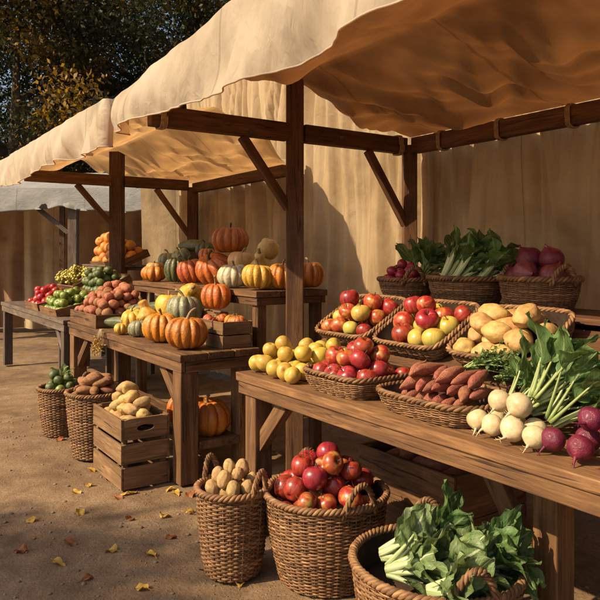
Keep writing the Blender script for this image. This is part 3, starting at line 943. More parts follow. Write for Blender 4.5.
cl = canopy_root('smaller cream canvas canopy over the pumpkin table at the left', W(-2.4, .75, 2.5))
def left_roof(u, v):
    y = -.3 + 2.12 * v
    x1 = -.47 - .55 * smooth01((y + .3) / .9) - .35 * smooth01((y - .8) / .9)
    x = -4.6 + (x1 + 4.6) * u
    return x, y, roof_z(x, y, 2.385, -.3, 11.0)
cloth('roof_cloth', CANVAS, cl, 120, 60, left_roof, (4.1, 2.1))
def left_val(u, v):
    s = u * 4.17
    if s < 4.13: x, y, nx, ny = -4.6 + s, -.3, 0, -1
    else: x, y, nx, ny = -.47, -.3 + (s - 4.13), 1, 0
    zt = 2.39; hem = 2.1 + .025 * math.sin(s * 2.9) + .015 * fold(s, 0, 3.0, 7)
    z = zt + (hem - zt) * v
    out = .012 + .05 * math.sin(PI * min(1, v * .9)) * (.6 + .8 * fold(s, 0, .9, 14)) + (.2 + .8 * v) * (.08 * fold(s + v * .35, v * .3, 2.4, 18) + .05 * fold(s - v * .2, v * .3, 5.0, 19) + .02 * fold(s, v * .3, 11, 2))
    return x + nx * out, y + ny * out, z
cloth('front_valance', CANVAS, cl, 240, 26, left_val, (4.5, .35))
hm = MB(); hm.tube([tuple(W(*left_val(i / 400, 1.0)) - cl.location) for i in range(401)], .0045, 6); hm.build('hem', CANVAS, cl)
def curtain(name, label, mat, x0, x1, y, zt, zb, seed, pins, amp=.05, root=None, nu=220, nv=80):
    """hanging canvas with folds that fan out from where it is tied up; zt and y may be functions of x"""
    L = x1 - x0
    zf = zt if callable(zt) else (lambda x: zt); yf = y if callable(y) else (lambda x: y)
    def fn(u, v):
        x = x0 + L * u; d = 0.0
        near = min(pins, key=lambda p: abs(p - x)); k = (x - near)
        spread = k / (.3 + .7 * v)
        fan = math.exp(-v * 1.0)
        ph = fold(x, v * .5, 1.1, seed + 6) * 2.2
        mod = .25 + 1.5 * abs(fold(x, v * .4, 1.3, seed + 11) + .2)
        d += amp * mod * (.42 + .58 * v) * (.5 * math.sin(x * 14 + ph * 3.2 + .8 * v) + .42 * math.sin(x * 25 - ph * 4.5 + 1.2 * v) + .16 * math.sin(x * 52 + ph * 7 + 2 * v))
        d += amp * 2.0 * fan * fold(spread * 1.3, v * .2, 3.0, seed) + amp * .9 * fold(spread * .9 + x, v * 1.2, 6.0, seed + 2) + amp * 1.3 * (.3 + v) * fold(x, v * .3, 1.6, seed + 4)
        dip = min(.08, .5 * abs(k) ** 1.3)
        top = zf(x)
        z = top + (zb - top) * v - dip * (1 - v) ** 2
        return x + .02 * fold(x, v * 2, 5, seed + 8), yf(x) + d, z
    o = cloth(name, mat, root, nu, nv, fn, (L, 2.3))
    return tag(o, label, 'curtain')
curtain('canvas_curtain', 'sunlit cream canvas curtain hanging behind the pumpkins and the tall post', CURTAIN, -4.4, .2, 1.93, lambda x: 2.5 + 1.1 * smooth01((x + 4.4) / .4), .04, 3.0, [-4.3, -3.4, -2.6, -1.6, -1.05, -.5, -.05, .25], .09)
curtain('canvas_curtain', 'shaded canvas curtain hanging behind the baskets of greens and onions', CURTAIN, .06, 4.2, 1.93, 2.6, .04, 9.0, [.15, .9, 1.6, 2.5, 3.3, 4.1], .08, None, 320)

# ------------------------------------------------------------------ tables
table('long plank table under the apples, quinces and root vegetables', .69, 3.3, 0, 1.3, .8,
      [(.80, .075), (.80, 1.2), (2.31, .37), (2.31, 1.2), (3.2, .1), (3.2, 1.2)],
      [((.80, .075, .42), (1.06, .075, .69)), ((2.31, .37, .18), (1.97, .37, .69)), ((.80, 1.2, .4), (1.1, 1.2, .68))], apron=.062, planks=6)
table('sturdy plank table carrying the pumpkins and gourds', -2.47, 0, 0, .56, .8,
      [(-.085, .075), (-.085, .48), (-2.38, .075), (-2.38, .48)],
      [((-.085, .075, .4), (-.42, .075, .68)), ((-2.38, .075, .4), (-2.05, .075, .68))], apron=.07, planks=3, leg=.12,
      shelf=[(-2.3, -.02, .14, .42, .25)])
table('tall narrow bench behind the pumpkin table holding the back row of pumpkins', -2.38, -.08, .575, 1.16, 1.16,
      [(-.15, .64), (-.15, 1.1), (-2.3, .64), (-2.3, 1.1), (-1.2, .64)], (), apron=.05, planks=3, leg=.07, name='display_bench', cat='bench')
table('plain wooden table under the green fruit and oranges at the far left', -5.6, -2.62, 0, 1.4, .8,
      [(-2.72, .07), (-2.72, 1.3), (-5.5, .07), (-5.5, 1.3)], [((-2.72, .07, .4), (-3.05, .07, .69))], apron=.07, planks=5, mat=WOOD_GREY)
# stepped stand on the right-hand table: sloping board for the trays, shelf for the baskets
st = thing('display_stand', 'stepped wooden stand on the long table under the trays and baskets', 'display stand', W(.66, .47, .8))
TL = math.radians(30)
m = MB(); L = .42
m.box((.83, .2, .18), (1.62, L, .018), Matrix.Rotation(TL, 3, 'X')); m.build('sloping_board', WOOD_DARK, st, .003)
m = MB(); m.span(.02, 1.64, .392, .82, .312, .339); m.build('shelf', WOOD_DARK, st, .003)
for xx in (.03, 1.63):
    m = MB(); m.span(xx - .01, xx + .01, .1, .8, .002, .08); m.span(xx - .01, xx + .01, .25, .8, .081, .165); m.span(xx - .01, xx + .01, .385, .8, .166, .31); m.build('side_panel', WOOD, st, .003)
m = MB(); m.span(.045, 1.615, .78, .8, .002, .31); m.build('back_panel', WOOD_DARK, st, .003)

# ================================================================== PRODUCE
def MT(x, y, z, tilt=0.0): return MF @ Matrix.Translation((x, y, z)) @ Matrix.Rotation(tilt, 4, 'X')

# --- long table, front row
P, R = pack(60, .042, .265, .25, .03, 1, cone=.95, drop=6, cap=.13)
heap('quince', MT(.965, .265, .8), P, R, 1, 'quince', 'yellow quince in the loose pile at the left end of the long table', 'quince', 'yellow quinces piled on the table', [QUINCE])
basket('wicker_tray', 'rectangular wicker tray of dark red apples near the quinces', W(1.42, .225, .8), ANG, .21, .185, .085, .14, 5, 8, 34, WICKER, rim=.009)
P, R = pack(40, .045, .2, .175, .06, 2, slope=.15, cone=.85, floor=.035, drop=5, cap=.14)
heap('apple', MT(1.42, .225, .8), P, R, 2, 'red_apple', 'dark red apple heaped in the front wicker tray beside the quinces', 'apple', 'red apples in the front tray', [APPLE, APPLE, APPLE, APPLE_MIX], tilt=1.2)
basket('wicker_tray', 'shallow wicker tray of sweet potatoes at the front of the long table', W(1.95, .235, .8), ANG, .252, .2, .075, .16, 4, 7, 34, WICKER, rim=.009)
r = random.Random(5); k = 0
for row, (n, zz, yy) in enumerate(((8, .055, .19), (7, .105, .21), (6, .15, .235))):
    for i in range(n):
        x = 1.765 + .37 * (i + .5 * (row % 2) + .3) / n; s = r.uniform(.03, .037)
        me = proto(('sweet_potato', k % 5), lambda: sweet_mesh(k % 5), SWEETPOT)
        put('sweet_potato', me, W(x, yy + r.uniform(-.015, .015), .8 + zz), (s * 1.6, s * .88, s * .88), Euler((r.uniform(0, 6), r.uniform(-.14, .04), ANG + 1.98 + r.uniform(-.2, .2))),
            'reddish brown sweet potato lying in the shallow wicker tray', 'sweet potato', 'sweet potatoes in the tray'); k += 1

def greens(name, label, cat, base, d, up, n, L, stalk_r, leaf_L, leaf_W, spread, seed, mats, bend=.15, ruffle=.14, group=None, fan=.5, white=False, base_r=.02, nuv=(10, 7), flat=1.0):
    """a bunch of leaves on stalks growing from one base, pointing along d (world)"""
    r = random.Random(seed); root = bpy.data.objects.new(name, None); COL.objects.link(root); root.location = base; root.empty_display_size = .05
    tag(root, label, cat, group)
    d = Vector(d).normalized(); up = Vector(up); up = (up - d * up.dot(d)).normalized(); sd = d.cross(up)
    ms, ml = MB(), MB()
    for i in range(n):
        a = 2 * PI * (i * .381966) + r.uniform(-.3, .3); q = math.sqrt((i + .5) / n)
        off = (sd * math.cos(a) + up * math.sin(a))
        dd = (d + off * spread * q * r.uniform(.7, 1.2)).normalized()
        nr = off * -1 if white else (up * .8 - off * .6)
        ll = L * r.uniform(.75, 1.1)
        pts, dt, nn = curve_pts(off * base_r * q, dd, off, ll, bend * r.uniform(.3, 1.2))
        pup = tuple(off)
        add_stalk(ms, pts, stalk_r * r.uniform(.85, 1.15), stalk_r * .4, flat, pup, 8, 0, white)
        # the rib runs on under the blade
        lf = leaf_L * r.uniform(.75, 1.15); w = leaf_W * r.uniform(.75, 1.2)
        nrm = (-Vector(nn) if False else Vector(off) * (-1)) + up * .5 + Vector((r.uniform(-.4, .4), r.uniform(-.4, .4), r.uniform(-.2, .4)))
        st0 = pts[-2] if not white else pts[-3]
        leaf(ml, st0, dt, nrm, lf, w, r.uniform(.1, .55), ruffle, 0, .85, nuv[0], nuv[1], 4, seed + i * .37, .2)
        if white: # side wings of blade lower down the stalk
            leaf(ml, pts[-4], dt + Vector((r.uniform(-.3, .3), r.uniform(-.3, .3), .1)), nrm, lf * .6, w * .5, .3, ruffle, 0, .8, 8, 5, 4, seed + i * .71, .2)
    if white:                                      # the pale root end that the stalks grow from
        k = np.linspace(-1, 1, 9)
        ms.tube([tuple(d * (stalk_r * (1.6 * q + .9))) for q in k], [max(.002, (base_r + stalk_r * .55) * math.sqrt(max(0, 1 - q * q * .98))) for q in k], 12, up=tuple(up))
    ms.build('stalks', mats[0], root); ml.build('leaves', mats[1], root)
    return root

# turnips with their tops
r = random.Random(8)
tp = [(2.20, .075, .045), (2.275, .06, .05), (2.36, .055, .05), (2.445, .05, .042), (2.215, .15, .05), (2.30, .14, .048), (2.385, .135, .052), (2.27, .1, .125), (2.355, .095, .13)]
for i, (x, y, z) in enumerate(tp):
    s = r.uniform(.042, .05)
    if i >= 7: z = .8 + .115
    else: z = .8 + s * .95
    me = proto(('turnip', i % 4), lambda: root_mesh(100 + i % 4, .9), TURNIP)
    o = put('turnip', me, W(x, y + .035, z), s * .86, Euler((math.radians(-62) + r.uniform(-.3, .3), r.uniform(-.4, .4), ANG + r.uniform(-.5, .5))), 'cream white turnip with thin root in the pile at the table edge', 'turnip', 'white turnips at the table edge')
for i, (x, y, z, dx, n) in enumerate(((2.24, .21, .86, .0, 8), (2.32, .22, .88, .15, 9), (2.41, .21, .86, .25, 9), (2.36, .2, .93, .05, 8))):
    greens('turnip_greens', ['dark turnip leaves fanning up from the stalks above the leftmost turnips', 'large bright turnip leaves standing at the middle of the turnip bunch', 'turnip leaves leaning out towards the red beets', 'turnip leaves lying on top of the turnip bunch'][i], 'turnip greens',
           W(x, y, z), CX * .62 + AX * (.25 + dx * .6) + Vector((0, 0, .5 + .1 * i)), (0, 0, 1), n + 3, .17, .007, .15, .045, .5, 20 + i, [PET_GREEN, LEAF], .1, .22, nuv=(13, 9))
bp = [(2.50, .065, .05), (2.60, .05, .052), (2.70, .06, .05), (2.56, .15, .052), (2.66, .15, .05), (2.76, .14, .05), (2.60, .105, .0), (2.70, .1, .0)]
for i, (x, y, s) in enumerate(bp):
    z = .8 + .045 if s else .8 + .12
    s = s or .05
    me = proto(('beet', i % 4), lambda: root_mesh(110 + i % 4, 1.1), BEET)
    put('beet', me, W(x, y + .035, z), s * .74, Euler((math.radians(-70) + r.uniform(-.3, .3), r.uniform(-.4, .4), ANG + r.uniform(-.5, .5))), 'dark red beet with tail root at the right end of the table edge', 'beet', 'dark red beets at the table edge')
for i, (x, y) in enumerate(((2.56, .24), (2.68, .24))):
    greens('beet_greens', ['red stalked beet leaves rising just behind the beets', 'red stalked beet leaves at the outer end of the long table'][i], 'beet greens', W(x, y, .86), CX * .6 + AX * .3 + Vector((0, 0, .45)), (0, 0, 1), 8, .2, .007, .17, .06, .5, 40 + i, [PET_RED, LEAF_DARK], .1, .16)

# feathery tops lying behind the sweet potatoes
def feathery(name, label, base, d, L, n, seed):
    r = random.Random(seed); root = bpy.data.objects.new(name, None); COL.objects.link(root); root.location = base; root.empty_display_size = .05
    tag(root, label, 'herb bunch'); d = Vector(d).normalized(); sd = d.cross(Vector((0, 0, 1))).normalized(); up = sd.cross(d)
    ms, ml = MB(), MB()
    for i in range(n):
        dd = (d + sd * r.uniform(-.55, .55) + up * r.uniform(-.1, .5)).normalized()
        pts, dt, nn = curve_pts(sd * r.uniform(-.02, .02) + up * r.uniform(0, .02), dd, (0, 0, -1), L * r.uniform(.6, 1.1), r.uniform(.1, .5), 9)
        add_stalk(ms, pts, .0035, .0015, n=5)
        for k in range(2, 9):
            for side in (-1, 1):
                b = pts[k]; q = (dd * .7 + dd.cross(up) * side * r.uniform(.6, 1.1) + up * r.uniform(-.3, .5)).normalized()
                e = b + q * .035
                for z in range(3):
                    p = b + (e - b) * (z / 2.0)
                    leaf(ml, p, q + Vector((r.uniform(-.8, .8), r.uniform(-.8, .8), r.uniform(-.3, .6))), (r.uniform(-.3, .3), r.uniform(-.3, .3), 1), r.uniform(.018, .03), .007, .2, .2, 0, .8, 4, 3, 2, i + k * .1)
    ms.build('stalks', PET_GREEN, root); ml.build('leaves', LEAF, root)
feathery('carrot_greens', 'feathery green tops lying behind the sweet potato tray', W(1.86, .43, .93), AX * .7 + CX * .35 + Vector((0, 0, .2)), .24, 16, 1)
feathery('carrot_greens', 'feathery green tops spilling over the right edge of the sweet potato tray', W(2.04, .40, .92), AX * .75 + CX * .2 + Vector((0, 0, .18)), .2, 14, 2)

# --- long table, sloping row of trays
def tray(x, label): 
    p = W(x, .675, .998)
    basket('wicker_tray', label, p, ANG, .225, .185, .09, .16, 6, 8, 34, WICKER, rim=.009, tilt=TL)
    return MT(x, .675, .998, TL)
M1 = tray(.93, 'sloping wicker tray of red and yellow apples nearest the tall post')
P, R = pack(26, .05, .205, .165, .06, 11, slope=.1, cone=.8, floor=.03, tilt=.25, cap=.12)
heap('apple', M1, P, R, 11, 'apple', 'red and yellow apple in the sloping tray nearest the tall post', 'apple', 'apples in the tray by the post', [APPLE_MIX, APPLE_MIX, APPLE, APPLE_GREEN], tilt=1.3)
M2 = tray(1.42, 'sloping wicker tray of striped apples in the middle of the row')
P, R = pack(26, .051, .205, .165, .06, 12, slope=.1, cone=.8, floor=.03, tilt=.25, cap=.12)
heap('apple', M2, P, R, 12, 'apple', 'green and red striped apple in the middle sloping tray', 'apple', 'striped apples in the middle tray', [APPLE_MIX, APPLE_GREEN, APPLE_GREEN, APPLE_MIX, APPLE], tilt=1.3)
M3 = tray(1.91, 'sloping wicker tray of yellow potatoes below the dark onions')
P, R = pack(26, .047, .205, .165, .06, 13, slope=.1, cone=.8, floor=.03, tilt=.25, cap=.12)
heap('potato', M3, P, R, 13, 'potato', 'smooth yellow potato in the sloping wicker tray', 'potato', 'yellow potatoes in the sloping tray', [POTATO])

# --- long table, top row of baskets
SH = 1.14
basket('wicker_basket', 'round wicker basket of radishes with two handles on the shelf', W(.84, 1.05, SH), ANG, .17, .15, .12, .25, 2, 10, 28, WICKER, handles=(PI * .85, -PI * .15), hh=.07, hw=.4, rim=.01)
P, R = pack(34, .031, .115, .1, .12, 21, 'round', slope=.3, cone=.7, floor=.075, cap=.085)
heap('root', MT(.84, 1.05, SH), P, R, 21, 'radish', 'small purple red radish in the round basket on the shelf', 'radish', 'radishes in the basket', [RADISH], tilt=2.0)
for i, (dx, dy, ex, n) in enumerate(((.03, .07, .0, 10), (.07, .08, .4, 10), (.11, .04, .8, 8))):
    greens('radish_greens', ['radish leaves rising at the back left of the radish basket', 'tall radish leaves in the middle of the radish basket', 'radish leaves drooping over the right handle of the radish basket'][i], 'radish greens',
           W(.84 + dx, 1.05 + dy, SH + .15), AX * ex + CX * .15 + Vector((0, 0, .8)), CX * -1 + Vector((0, 0, .2)), n + 3, .1, .005, .15, .042, .6, 60 + i, [PET_GREEN, LEAF], .1, .18)
basket('wicker_basket', 'oval wicker basket of white stalked greens in the middle of the shelf', W(1.30, 1.05, SH), ANG, .215, .16, .14, .22, 2.3, 12, 32, WICKER, rim=.011)
for i, (dx, dy, ex, zz) in enumerate(((-.1, -.07, .3, .55), (-.01, -.08, .42, .5), (.03, .03, .25, .75), (.1, -.02, .5, .6))):
    greens('bok_choy', ['bok choy with white stalks lying leftmost in the oval basket', 'large bok choy with white stalks at the front middle of the oval basket', 'bok choy standing at the back of the oval basket', 'dark bok choy leaning out at the right of the oval basket'][i], 'bok choy',
           W(1.30 + dx, 1.05 + dy, SH + .115), AX * ex + CX * .35 + Vector((0, 0, zz)), CX * -1 + Vector((0, 0, .3)), 13, .2, .015, .17, .055, .42, 70 + i, [PETIOLE, LEAF], .12, .2, white=True, base_r=.022, flat=1.4)
basket('wicker_basket', 'round wicker basket heaped with dark red onions on the shelf', W(1.75, 1.05, SH), ANG, .19, .17, .15, .22, 2, 13, 34, WICKER, handles=(PI * .95, -PI * .1), hh=.06, hw=.35, rim=.011)
P, R = pack(22, .056, .135, .125, .14, 22, 'round', slope=.25, cone=.6, floor=.1, drop=6, cap=.17)
heap('onion', MT(1.75, 1.05, SH), P, R, 22, 'red_onion', 'large dark red onion heaped in the round basket on the shelf', 'onion', 'dark red onions in the basket', [ONION, BEET], tilt=1.6)

# --- baskets on the ground in front
def ground_basket(label, x, y, rx, H, heap_n, rr, kind, name, plabel, cat, grp, mats, seed, floor, handles, rows=18, stakes=34, cone=.8, **kw):
    basket('wicker_basket', label, W(x, y, 0), ANG, rx, rx, H, .24, 2, rows, stakes, WICKER, handles=handles, hh=.1, hw=.3, rim=.0115, liner_z=max(.1, (floor - .01) / H), **kw)
    lr = .6 * rr if 'potato' in kind else .1 * rr
    P, R = pack(heap_n, rr, rx * .76 - .014 - lr, rx * .76 - .014 - lr, H - .01, seed, 'round', cone=cone, floor=floor, slope=rx * .24 / H, drop=5, cap=rx * .62)
    heap(kind, MT(x, y, 0), P, R, seed, name, plabel, cat, grp, mats, tilt=1.3)
p = at(320, 488, -.09)[0]
ground_basket('big round wicker basket of red apples on the ground in front of the long table', 1.37, .08, .265, .37, 48, .05, 'apple', 'apple', 'red and yellow apple heaped in the big basket on the ground', 'apple', 'apples in the big ground basket', [APPLE_MIX, APPLE, APPLE_MIX, APPLE, APPLE_GREEN], 31, .24, (PI * .9, -PI * .02), 20, 38, .7)
ground_basket('tall wicker basket of pale knobbly potatoes left of the big apple basket', 1.10, -.235, .16, .37, 52, .034, 'nutty', 'potato', 'pale knobbly potato heaped in the tall basket beside the apple basket', 'potato', 'pale potatoes in the tall basket', [POTATO_PALE], 32, .29, (PI * 1.05, PI * .1), 16, 28, .7)
ground_basket('round wicker basket of brown potatoes beside the slatted crate', -.98, -.2, .2, .44, 62, .036, 'long_potato', 'potato', 'brown potato heaped in the round basket beside the slatted crate', 'potato', 'brown potatoes in the round basket', [POTATO_BROWN], 33, .36, (PI * 1.0, ), 18, 32, .5)
ground_basket('wicker basket of green produce farthest left on the ground', -1.70, -.25, .175, .36, 26, .04, 'apple', 'green_fruit', 'green fruit in the basket farthest left on the ground', 'green fruit', 'green fruit in the ground basket', [GREENFRUIT, DARKGREENFRUIT], 34, .27, (PI * .9, ), 15, 28, .6)
greens('leafy_greens', 'small leafy sprig on the green produce in the farthest left ground basket', 'greens', W(-1.76, -.22, .42), AX * -.3 + Vector((0, 0, .5)), CX * -1, 9, .04, .004, .09, .03, .9, 90, [PET_GREEN, LEAF_PALE], .1, .2)
# basket of leafy cabbage at the lower right
basket('wicker_basket', 'wide wicker basket of leafy greens on the ground at the lower right', W(2.13, -.02, 0), ANG, .29, .27, .37, .24, 2, 17, 38, WICKER, handles=(PI * .78, -PI * .12), hh=.1, hw=.28, rim=.012, liner_z=.72)
for i, (dx, dy, ex, ey, zz, s) in enumerate(((-.16, -.1, .5, .5, .2, .95), (-.06, -.16, .55, .45, .2, 1.0), (.06, -.06, .5, .5, .2, .95), (-.1, .04, .4, .6, .32, .9), (.08, .1, .5, .4, .3, .9), (.12, -.15, .7, .25, .12, .8))):
    greens('bok_choy', ['pale stalked leafy head lying leftmost in the wide ground basket', 'big pale ribbed leafy head at the front of the wide ground basket', 'leafy head in the middle of the wide ground basket', 'leafy head standing at the back left of the wide ground basket', 'dark leafy head at the back right of the wide ground basket', 'leafy head over the right rim of the wide ground basket'][i], 'bok choy',
           W(2.13 + dx, -.02 + dy, .355), AX * ex + CX * ey + Vector((0, 0, zz)), CX * -.6 + Vector((0, 0, .8)), 16, .14 * s, .0115, .17 * s, .055 * s, .5, 120 + i, [PETIOLE, LEAF_PALE if i in (0, 1, 2, 5) else LEAF], .1, white=True, base_r=.018, flat=1.45, nuv=(14, 11), ruffle=.24)
# crate under the long table
crate('wooden_crate', 'dark plank box of sweet potatoes in the shade under the long table', W(1.35, .80, 0), ANG, .66, .5, .42, 2, .018, WOOD, gap=.02, base_z=.31)
P, R = pack(34, .05, .26, .18, .4, 41, floor=.32, cone=1)
heap('long_potato', MT(1.35, .80, 0), P, R, 41, 'sweet_potato', 'sweet potato in the dark box under the long table', 'sweet potato', 'sweet potatoes in the dark box', [SWEETPOT, POTATO_RED])
# slatted crate of round yellow potatoes in front of the pumpkin table
crate('wooden_crate', 'slatted pine crate with a hand hole full of yellow potatoes on the ground', W(-.42, -.155, .0), ANG, .54, .31, .42, 3, .016, WOOD_PALE, gap=.16, hole=True, base_z=.318)
P, R = pack(42, .042, .222, .108, .4, 42, floor=.33, cone=.5, drop=6, cap=.14)
heap('potato', MT(-.42, -.155, 0), P, R, 42, 'potato', 'yellow potato heaped in the slatted pine crate on the ground', 'potato', 'yellow potatoes in the slatted crate', [POTATO, POTATO_PALE])

# --- pumpkin table
def squash(name, label, x, y, z, rad, kind, mat, seed, tilt=(0, 0), spin=None, stem=STEM, flat=.78, ribs=11, depth=.16, hook=.35, slen=.5, sth=.1, group=None, cat=None):
    r = random.Random(seed); spin = r.uniform(0, 6) if spin is None else spin
    parts = []
    if kind == 'pumpkin':
        me = pumpkin_mesh(seed, ribs, flat, depth).mesh(name, mat)
        parts = [('stem', pumpkin_stem(seed, flat, hook, slen, sth).mesh('stem', stem))]
    elif kind == 'zucchini':
        me = zucchini_mesh(seed).mesh(name, mat)
        ms = MB(); ms.tube([(2.05, 0, 0), (2.3, 0, .03), (2.55, .05, .08)], [.22, .15, .17], 8); parts = [('stem', ms.mesh('stem', stem))]
    elif kind in ('pear', 'crook'):
        m_, tip, a = pear_squash_mesh(seed, .42 if kind == 'pear' else .33, .25 if kind == 'pear' else 1.9, 2.3 if kind == 'pear' else 3.4)
        me = m_.mesh(name, mat); ms = MB(); d = Vector((math.sin(a), 0, math.cos(a)))
        ms.tube([tuple(Vector(tip) - d * .08), tuple(Vector(tip) + d * .15), tuple(Vector(tip) + d * .32 + Vector((.06, .03, 0)))], [.16, .11, .12], 8, up=(0, 1, 0)); parts = [('stem', ms.mesh('stem', stem))]
    q = Euler((tilt[0], tilt[1], 0)).to_quaternion() @ Quaternion((0, 0, 1), spin)
    q = Quaternion((0, 0, 1), ANG) @ q
    return put(name, me, W(x, y, z), rad, q.to_euler(), label, cat or ('pumpkin' if kind == 'pumpkin' and 'gourd' not in name else 'squash'), group, parts)

S = squash; H = .8
S('pumpkin', 'large orange pumpkin with a hooked stem at the near corner of its table', -.225, .15, H + .104, .135, 'pumpkin', PK_ORANGE, 1, flat=.8, ribs=12, hook=.5, slen=.62)
S('pumpkin', 'deep orange pumpkin behind and left of the corner pumpkin', -.64, .145, H + .102, .125, 'pumpkin', PK_ORANGE, 2, flat=.84, ribs=11, hook=.3, slen=.5)
S('gourd', 'small grey green gourd tucked beside the deep orange pumpkin', -1.02, .12, H + .062, .074, 'pumpkin', PK_TEAL, 3, flat=.86, ribs=9, hook=.2, slen=.4)
S('gourd', 'small orange yellow gourd at the table edge beside the dried flowers', -1.23, .07, H + .046, .06, 'pumpkin', PK_YELLOW, 4, flat=.75, ribs=10, depth=.12)
S('gourd', 'ribbed yellow squash above the small orange yellow gourd', -1.36, .21, H + .1, .1, 'pumpkin', PK_YELLOW, 5, flat=.85, ribs=10, tilt=(.3, .2))
S('squash', 'pear shaped yellow squash standing behind the small grey green gourd', -1.2, .26, H + .13, .085, 'pear', PK_YELLOW, 6, tilt=(.15, -.2))
S('squash', 'tan squash lying underneath the grey green ribbed pumpkin', -.88, .30, H + .065, .085, 'pumpkin', PK_TAN, 12, flat=.75, ribs=9)
S('squash', 'green squash wedged under the round pale yellow squash', -1.2, .42, H + .07, .09, 'pumpkin', PK_TEAL, 13, flat=.75, ribs=9)
S('squash', 'pale orange squash at the back beside the round pale yellow squash', -1.0, .47, H + .1, .1, 'pumpkin', PK_ORANGE, 14, flat=.95, ribs=10)
S('pumpkin', 'grey green ribbed pumpkin raised behind the two large orange pumpkins', -.72, .35, H + .2, .14, 'pumpkin', PK_TEAL, 7, flat=.86, ribs=12, hook=.45, slen=.55)
S('squash', 'round pale yellow squash left of the grey green ribbed pumpkin', -1.15, .42, H + .2, .11, 'pumpkin', PK_YELLOW, 8, flat=.95, ribs=8, depth=.06)
for i, (x, y, z, s, sp) in enumerate(((-1.50, .12, .055, .06, .5), (-1.56, .25, .06, .062, .25), (-1.52, .33, .15, .062, .6), (-1.40, .40, .17, .06, .3))):
    S('squash', ['dark green zucchini lying at the table edge beside the potatoes', 'dark green zucchini lying in front of the pale yellow squash', 'dark green zucchini lying on the others against the potatoes', 'dark green zucchini rearmost behind the yellow squash'][i], x, y, H + z + .01, s, 'zucchini', PK_GREEN, 20 + i, spin=sp, stem=STEM_GREEN)
crate('wooden_crate', 'small slatted crate of miniature pumpkins at the near end of the table', W(-.245, .43, H + .001), ANG, .36, .22, .17, 2, .012, WOOD_PALE, gap=.08, base_z=.1)
P, R = pack(9, .05, .165, .1, .15, 51, floor=.11, cone=.8)
heap('pumpkin', MT(-.245, .43, H + .001), P, R, 51, 'mini_pumpkin', 'miniature orange red pumpkin in the small slatted crate', 'pumpkin', 'miniature pumpkins in the crate', [PK_RED, PK_ORANGE], tilt=.7)
crate('wooden_crate', 'low wooden crate standing behind the grey green ribbed pumpkin', W(-.74, .515, H + .001), ANG, .62, .085, .2, 2, .012, WOOD_PALE, gap=.08)
S('pumpkin', 'bright orange pumpkin with a tall curled stem perched above the miniature pumpkins', -.46, .47, 1.115, .108, 'pumpkin', PK_ORANGE, 9, flat=.88, ribs=11, hook=.4, slen=.75, sth=.08)
S('squash', 'pale yellow squash with a hooked neck beside the tall stemmed orange pumpkin', -.88, .48, 1.10, .1, 'pear', PK_YELLOW, 10, tilt=(.35, 1.0), spin=.3)

# reddish potatoes in a low crate at the far end of the pumpkin table
crate('wooden_crate', 'low wooden crate of reddish potatoes at the far end of the pumpkin table', W(-2.08, .282, H + .001), ANG, .74, .52, .11, 1, .014, WOOD, gap=.0)
P, R = pack(170, .039, .35, .24, .1, 52, floor=.01, cone=.5, tilt=-.3, drop=7, cap=.29)
heap('round_potato', MT(-2.08, .282, H), P, R, 52, 'potato', 'round reddish potato heaped in the low crate at the far end of the pumpkin table', 'potato', 'reddish potatoes in the low crate', [POTATO_RED, POTATO_RED, POTATO_BROWN])
for i, (x, y) in enumerate(((-1.66, .44), (-1.58, .49), (-1.70, .5), (-1.52, .47))):
    put('tomato', proto(('tomato', i % 2), lambda: apple_mesh(300 + i % 2, 'quince'), TOMATO), W(x, y, H + .045 + .06 * (i > 1)), .046, rand_rot(RND, .8), 'bright red tomato between the reddish potatoes and the zucchini', 'tomato', 'red tomatoes on the pumpkin table')

# dried flowers tied over the table edge
fb = thing('dried_flower_bunch', 'bunch of dried yellow flowers hanging over the table edge below the zucchini', 'dried flowers', W(-1.42, -.01, .815))
ms, mf = MB(), MB(); r = random.Random(3)
for i in range(26):
    a = r.uniform(-.9, .9); L = r.uniform(.06, .2)
    p0 = Vector((0, .05, .01)); pts = [p0, Vector((a * .03, -.02, .012)), Vector((a * .08, -.035, -.03 - L * .3)), Vector((a * .13 * (L / .15), -.035 - r.uniform(0, .035), -.03 - L * .8))]
    ms.tube([tuple(p) for p in pts], .0018, 5, up=(1, .3, .2))
    for k in range(9):
        b = pts[3] + (pts[2] - pts[3]) * r.uniform(0, .9) + Vector((r.gauss(0, .008), r.gauss(0, .008), r.gauss(0, .01)))
        leaf(mf, b, (r.gauss(0, 1), r.gauss(0, 1), r.gauss(0, 1)), (r.gauss(0, 1), r.gauss(0, 1), r.gauss(0, 1)), r.uniform(.014, .024), .006, .3, .2, 0, .8, 4, 3, 2, i)
ms.build('stalks', STEM, fb)
DRYLEAF = mat_leaf('dried_petal', (.26, .13, .02), (.52, .32, .06), (.5, .32, .1), .15)
mf.build('flower_heads', DRYLEAF, fb)

